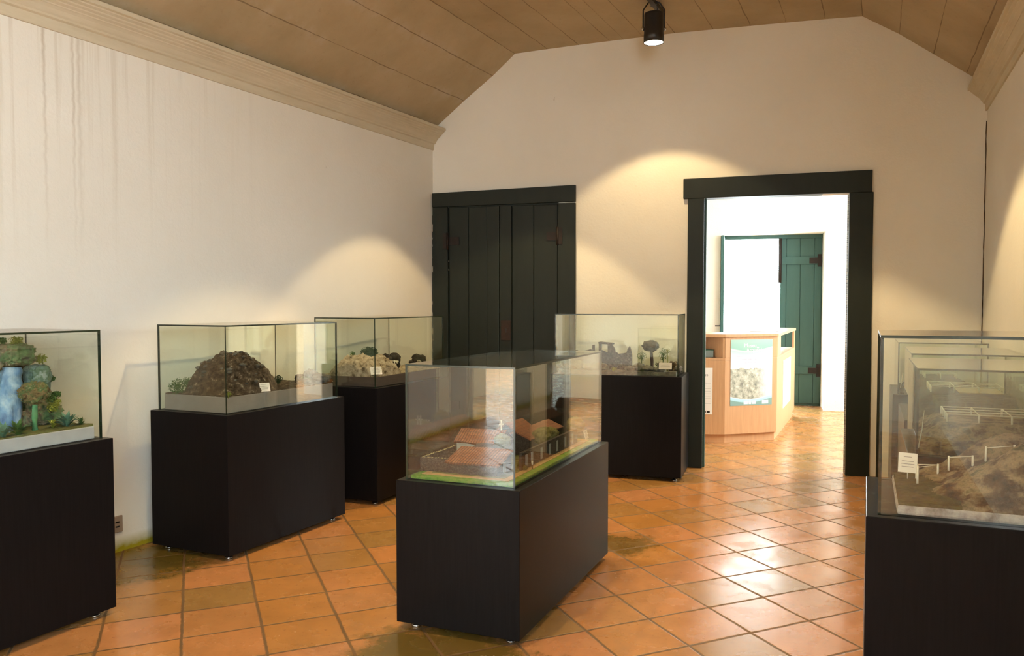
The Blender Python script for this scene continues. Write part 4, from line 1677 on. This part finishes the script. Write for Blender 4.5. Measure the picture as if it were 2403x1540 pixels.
m = MB()
prof = [(R_, 0.0), (R_, .06), (R_ * .97, .065), (R_ * .97, .20), (R_ * .93, .212), (R_ * .5, .214), (0.004, .214)]
n = 28
rings = [[m.bm.verts.new((r * cos(2 * pi * k / n), r * sin(2 * pi * k / n), z)) for k in range(n)] for r, z in prof]
inn = [[m.bm.verts.new((r * cos(2 * pi * k / n), r * sin(2 * pi * k / n), z)) for k in range(n)] for r, z in ((R_ * .95, 0.0), (R_ * .92, .03))]
for r0, r1_ in list(zip(rings, rings[1:])) + [(inn[0], rings[0]), (inn[1], inn[0])]:
    for k in range(n):
        f = m.bm.faces.new([r0[k], r0[(k + 1) % n], r1_[(k + 1) % n], r1_[k]])
        f.smooth = True
m.bm.faces.new(rings[-1])
lpart(m, 'lamp_body', 'black')
m = MB()
m.tube([(0, 0, .004), (0, 0, .012)], R_ * .93, 28)
lpart(m, 'lamp_face', 'lamp_face')
m = MB()
for sg in (-1, 1):
    x = sg * (R_ + .005)
    m.tube([(x, 0, .095), (x, 0, .235), (sg * R_ * .55, 0, .29), (0, 0, .292)], .006, 6)
lpart(m, 'yoke', 'black')
m = MB()
for sg in (-1, 1):
    m.tube([(sg * (R_ - .002), 0, .10), (sg * (R_ + .016), 0, .10)], .012, 10)
lpart(m, 'pivot_screw', 'steel')
m = MB()
m.tube([(0.01, 0.01, .215), (.03, .02, .25), (.012, .01, .30)], .004, 6)
lpart(m, 'power_cable', 'black')
dz = tz - lp.z
m = MB()
m.box(-.02, -.035, .288, .02, .035, dz - .028)
lpart(m, 'track_adaptor', 'black', .003)
# the track itself
m = MB()
sl = (SL_L + SL_R) / 2
ya, yb = lp.y + .22, 2.2
k = sqrt(1 + sl * sl)
dv_ = Vector((1 / k, -sl / k, 0)) * .018
pa = Vector((lp.x + (ya - lp.y) * sl, ya, 0))
pb = Vector((lp.x + (yb - lp.y) * sl, yb, 0))
m.prism([(q.x, q.y) for q in (pa + dv_, pa - dv_, pb - dv_, pb + dv_)], tz - .030, tz + .002)
tag(m.build('lighting_track', M['black']), 'black lighting track fixed along the flat of the ceiling', 'lighting track')

# ================================================================== LEFT WALL SOCKET
wq = lw(4.05, 0, 0)
sk_p = on_plane(272, 1231, lw(4, 0, 0), Vector((1, -SL_L, 0)))
so = tag(empty('wall_socket', sk_p, atan(1 / SL_L) - pi / 2 + pi / 2), 'small brown wall socket low on the left wall beside the first case', 'socket')
m = MB()
m.box(-.035, -.012, -.045, .035, .0, .045)
m.build('socket_plate', M['outlet'], so, .004)
m = MB()
for z in (-.012, .012):
    m.box(-.012, -.0135, z - .004, .012, -.0119, z + .004)
m.build('socket_slots', M['black'], so)

# ================================================================== RECEPTION COUNTER in the next room
ct = tag(empty('reception_counter', (2.6, 8.6, 0)), 'beech reception desk with poster panel seen through the open doorway', 'counter')
L0, A, B, Cc = Vector((1.25, 7.99)), Vector((2.045, 7.955)), Vector((2.600, 8.130)), Vector((3.385, 9.93))
I0, IA, IB, IC = Vector((1.25, 8.42)), Vector((1.86, 8.40)), Vector((2.20, 8.52)), Vector((2.93, 10.10))
HT = 1.055


def cpart(poly, z0, z1, name, bevel=.002, mat='beech'):
    m = MB()
    m.prism([p[:] for p in poly], z0, z1)
    return part(m, name, M[mat], ct, bevel)


def inset(p, q, r, k):
    return p + (r - p).normalized() * k


cen = Vector((2.3, 9.0))
pl = [p + (cen - p).normalized() * .035 for p in (L0, A, B, Cc)] + [IC, IB, IA, I0]
pl[0].x = L0.x
cpart(pl, 0, .085, 'plinth')
cpart([L0, A, B, Cc, IC, IB, IA, I0], .0855, .80, 'cabinet_body')
cpart([L0, A, B, Cc, IC, IB, IA, I0], .8005, .825, 'shelf')
ov = [p + (p - cen).normalized() * .02 for p in (L0, A, B, Cc)]
ov[0].x = L0.x
cpart(ov + [IC, IB, IA, I0], 1.026, HT, 'counter_top')


def strip(p, q, t0, t1, depth):
    d = (q - p)
    nn = Vector((-d.y, d.x)).normalized()
    a, b = p + d * t0, p + d * t1
    return [a, b, b + nn * depth, a + nn * depth]


cpart(strip(A, B, 0.0, 1.0, .02), .8255, 1.0255, 'front_panel')
cpart(strip(B, Cc, 0.01, .17, .02), .8255, 1.0255, 'side_post')
cpart(strip(B, Cc, .94, 1.0, .02), .8255, 1.0255, 'side_post')
cpart(strip(I0, IA, 0.0, 1.0, .02), .8255, 1.0255, 'niche_back')
cpart(strip(IB, IC, 0.0, 1.0, .02), .8255, 1.0255, 'niche_back')
m = MB()
m.prism([q[:] for q in (A + Vector((-.022, .003)), A + Vector((-.002, .003)), IA + Vector((.0, -.002)), IA + Vector((-.02, -.002)))], .8255, 1.0255)
part(m, 'niche_end', M['beech'], ct)

# poster on the front panel
dAB = (B - A)
LAB = dAB.length
dAB.normalize()
nAB = Vector((dAB.y, -dAB.x))
pang = math.atan2(dAB.y, dAB.x)


def poster_material():
    t = NT('museum_poster')
    uv = t.n('ShaderNodeUVMap')
    sep = t.n('ShaderNodeSeparateXYZ')
    t.l(uv.outputs[0], sep.inputs[0])
    u, v = sep.outputs['X'], sep.outputs['Y']
    wave = t.math('MULTIPLY', t.math('SINE', t.math('MULTIPLY', u, 3.6)), -0.045)
    vv = t.math('ADD', v, t.math('MULTIPLY', wave, -1.0))
    white = (0.85, 0.87, 0.88, 1)
    base = t.ramp(vv, [(0.0, (0.20, 0.33, 0.31, 1)), (0.085, (0.20, 0.35, 0.33, 1)), (0.09, (0.36, 0.62, 0.72, 1)), (0.125, (0.45, 0.70, 0.80, 1)), (0.15, white),
                       (0.60, white), (0.70, (0.66, 0.68, 0.80, 1)), (0.845, (0.42, 0.58, 0.58, 1)), (0.85, (0.62, 0.80, 0.66, 1)), (0.865, (0.62, 0.80, 0.66, 1)), (0.875, (0.26, 0.47, 0.40, 1)), (1.0, (0.34, 0.52, 0.46, 1))])
    n = t.noise(t.scalev(uv.outputs[0], (1, 1.2, 1)), 9, 8, 0.7)
    photo = t.ramp(n, [(0.35, (0.16, 0.17, 0.15, 1)), (0.5, (0.42, 0.42, 0.34, 1)), (0.62, (0.62, 0.62, 0.55, 1)), (0.75, (0.85, 0.86, 0.84, 1))])
    hi = t.math('ADD', 0.50, t.math('MULTIPLY', t.noise(t.scalev(uv.outputs[0], (4, 0, 0)), 1.5, 3), 0.12))
    k1 = t.math('LESS_THAN', v, hi)
    k2 = t.math('GREATER_THAN', vv, 0.14)
    edge = t.n('ShaderNodeMapRange')
    t.l(u, edge.inputs[0])
    edge.inputs[1].default_value = 0.98
    edge.inputs[2].default_value = 0.62
    c = t.mix(t.math('MULTIPLY', t.math('MULTIPLY', k1, k2), edge.outputs[0]), base, photo)
    t.color(c)
    t.rough(0.35, .5)
    return t.m


po = tag(empty('museum_poster', (A + dAB * LAB * .5 + nAB * .001).to_3d() + Vector((0, 0, .68)), pang), 'green and white museum poster on the front of the reception desk', 'poster')
pw, ph = LAB * .80, .64
bm = bmesh.new()
uvl = bm.loops.layers.uv.new('UVMap')
vs = [bm.verts.new(p) for p in ((-pw / 2, -.002, -ph / 2), (pw / 2, -.002, -ph / 2), (pw / 2, -.002, ph / 2), (-pw / 2, -.002, ph / 2))]
f = bm.faces.new(vs)
for lp_, uvv in zip(f.loops, ((0, 0), (1, 0), (1, 1), (0, 1))):
    lp_[uvl].uv = uvv
me = bpy.data.meshes.new('poster_sheet')
bm.to_mesh(me)
bm.free()
me.materials.append(poster_material())
o = bpy.data.objects.new('poster_sheet', me)
COL.objects.link(o)
o.parent = po
sd = o.modifiers.new('thick', 'SOLIDIFY')
sd.thickness = .001
sd.offset = -1


def text(body, size, x, z, mat, parent, name):
    cu = bpy.data.curves.new(name, 'FONT')
    cu.body = body
    cu.size = size
    cu.extrude = .0003
    to = bpy.data.objects.new(name, cu)
    COL.objects.link(to)
    bpy.context.view_layer.update()
    me = bpy.data.meshes.new_from_object(to)
    bpy.data.objects.remove(to)
    o = bpy.data.objects.new(name, me)
    me.materials.append(mat)
    COL.objects.link(o)
    o.parent = parent
    o.location = (x, -.0030, z)
    o.rotation_euler = (pi / 2, 0, 0)
    return o


M['white_ink'] = plain('white_ink', (0.9, 0.92, 0.92), .6)
text('Museu', .052, -.085, ph / 2 - .075, M['white_ink'], po, 'poster_title')
text('de', .026, .055, ph / 2 - .085, M['white_ink'], po, 'poster_title')
text('Arqueologia', .052, -.060, ph / 2 - .118, M['white_ink'], po, 'poster_title')
for x0_, x1_ in ((-.085, -.04), (-.03, .0), (.01, .05), (.12, .19)):
    m = MB()
    m.box(x0_, -.0035, -ph / 2 + .012, x1_, -.0028, -ph / 2 + .045)
    m.build('poster_logo', M['white_ink'], po)
m = MB()
m.box(-.165, -.0035, ph * .24, -.10, -.0028, ph * .24 + .004)
for i, w_ in enumerate((.17, .12)):
    for j in range(int(w_ / .012)):
        if (i + j * 7) % 5:
            m.box(-.115 + j * .0125 + i * .04, -.0035, ph * (.19 - .05 * i), -.115 + j * .0125 + i * .04 + .008, -.0028, ph * (.19 - .05 * i) + .012 - .004 * i)
m.build('poster_lettering', plain('lilac_ink', (.50, .50, .62), .6), po)

# notice sheet on the left panel
dLA = (A - L0).normalized()
pn = tag(empty('notice_sheet', (L0 + dLA * .585 + Vector((dLA.y, -dLA.x)) * .001).to_3d() + Vector((0, 0, .505)), math.atan2(dLA.y, dLA.x)), 'white notice sheet on the left end of the reception desk', 'notice')
m = MB()
m.box(-.13, -.002, -.225, .092, -.0002, .225)
m.build('sheet', M['paper'], pn)
m = MB()
for i in range(9):
    m.box(-.11, -.0026, -.12 + i * .024, .075, -.0021, -.1185 + i * .024)
m.build('ruled_lines', M['ink'], pn)
m = MB()
m.box(.015, -.0026, -.21, .03, -.0021, -.188)
m.box(.04, -.0026, -.21, .068, -.0021, -.188)
m.build('small_logos', M['rust'], pn)
text('us', .045, .01, .145, M['ink'], pn, 'heading')

# notice on the right-hand side panel
dBC = (Cc - B).normalized()
sn = tag(empty('side_notice', (B + dBC * 1.0 + Vector((dBC.y, -dBC.x)) * .001).to_3d() + Vector((0, 0, .5)), math.atan2(dBC.y, dBC.x)), 'pale poster on the right side of the reception desk', 'poster')
m = MB()
m.box(-.42, -.002, -.25, .42, -.0002, .25)
m.build('sheet', M['paper'], sn)
m = MB()
for i in range(5):
    m.box(.1, -.0026, -.15 + i * .05, .3, -.0021, -.146 + i * .05)
m.build('printed_lines', M['ink'], sn)

# leaflets in the niche and on the top
def box_thing(name, x, y, z, w_, d_, h_, rz, mat, label, cat, group=None, lidm=None):
    r = tag(empty(name, (x, y, z), rz), label, cat, group)
    m = MB()
    m.box(-w_ / 2, -d_ / 2, 0, w_ / 2, d_ / 2, h_)
    m.build('stack' if 'leaflet' in name else 'body', mat, r, .002)
    if lidm:
        m = MB()
        m.box(-w_ / 2 - .002, -d_ / 2 - .002, h_ + .0005, w_ / 2 + .002, d_ / 2 + .002, h_ + .008)
        m.build('cover', lidm, r)
    return r


box_thing('leaflet_box', 1.90, 8.13, .826, .105, .15, .065, .05, M['box_teal'], 'pale teal leaflet box in the desk niche, right one', 'leaflet box', None, M['leafteal'])
box_thing('leaflet_stack', 1.77, 8.09, .826, .07, .12, .04, .2, M['box_teal'], 'low grey leaflet stack at the left of the desk niche', 'leaflets', None, M['paper'])
box_thing('small_carton', 1.845, 8.07, .826, .035, .035, .05, .3, M['orange'], 'small orange carton between the leaflets in the desk niche', 'carton')
box_thing('booklet', 2.72, 8.75, HT + .0005, .10, .14, .006, .7, M['ink'], 'dark booklet lying on the reception desk top', 'booklet')
box_thing('paper_stack', 2.58, 8.55, HT + .0005, .15, .21, .008, .5, M['paper'], 'white papers lying on the reception desk top', 'papers')
box_thing('leaflet_box', 2.93, 9.30, .826, .14, .10, .075, 1.16, M['box_teal'], 'grey leaflet box in the side niche of the reception desk', 'leaflet box')
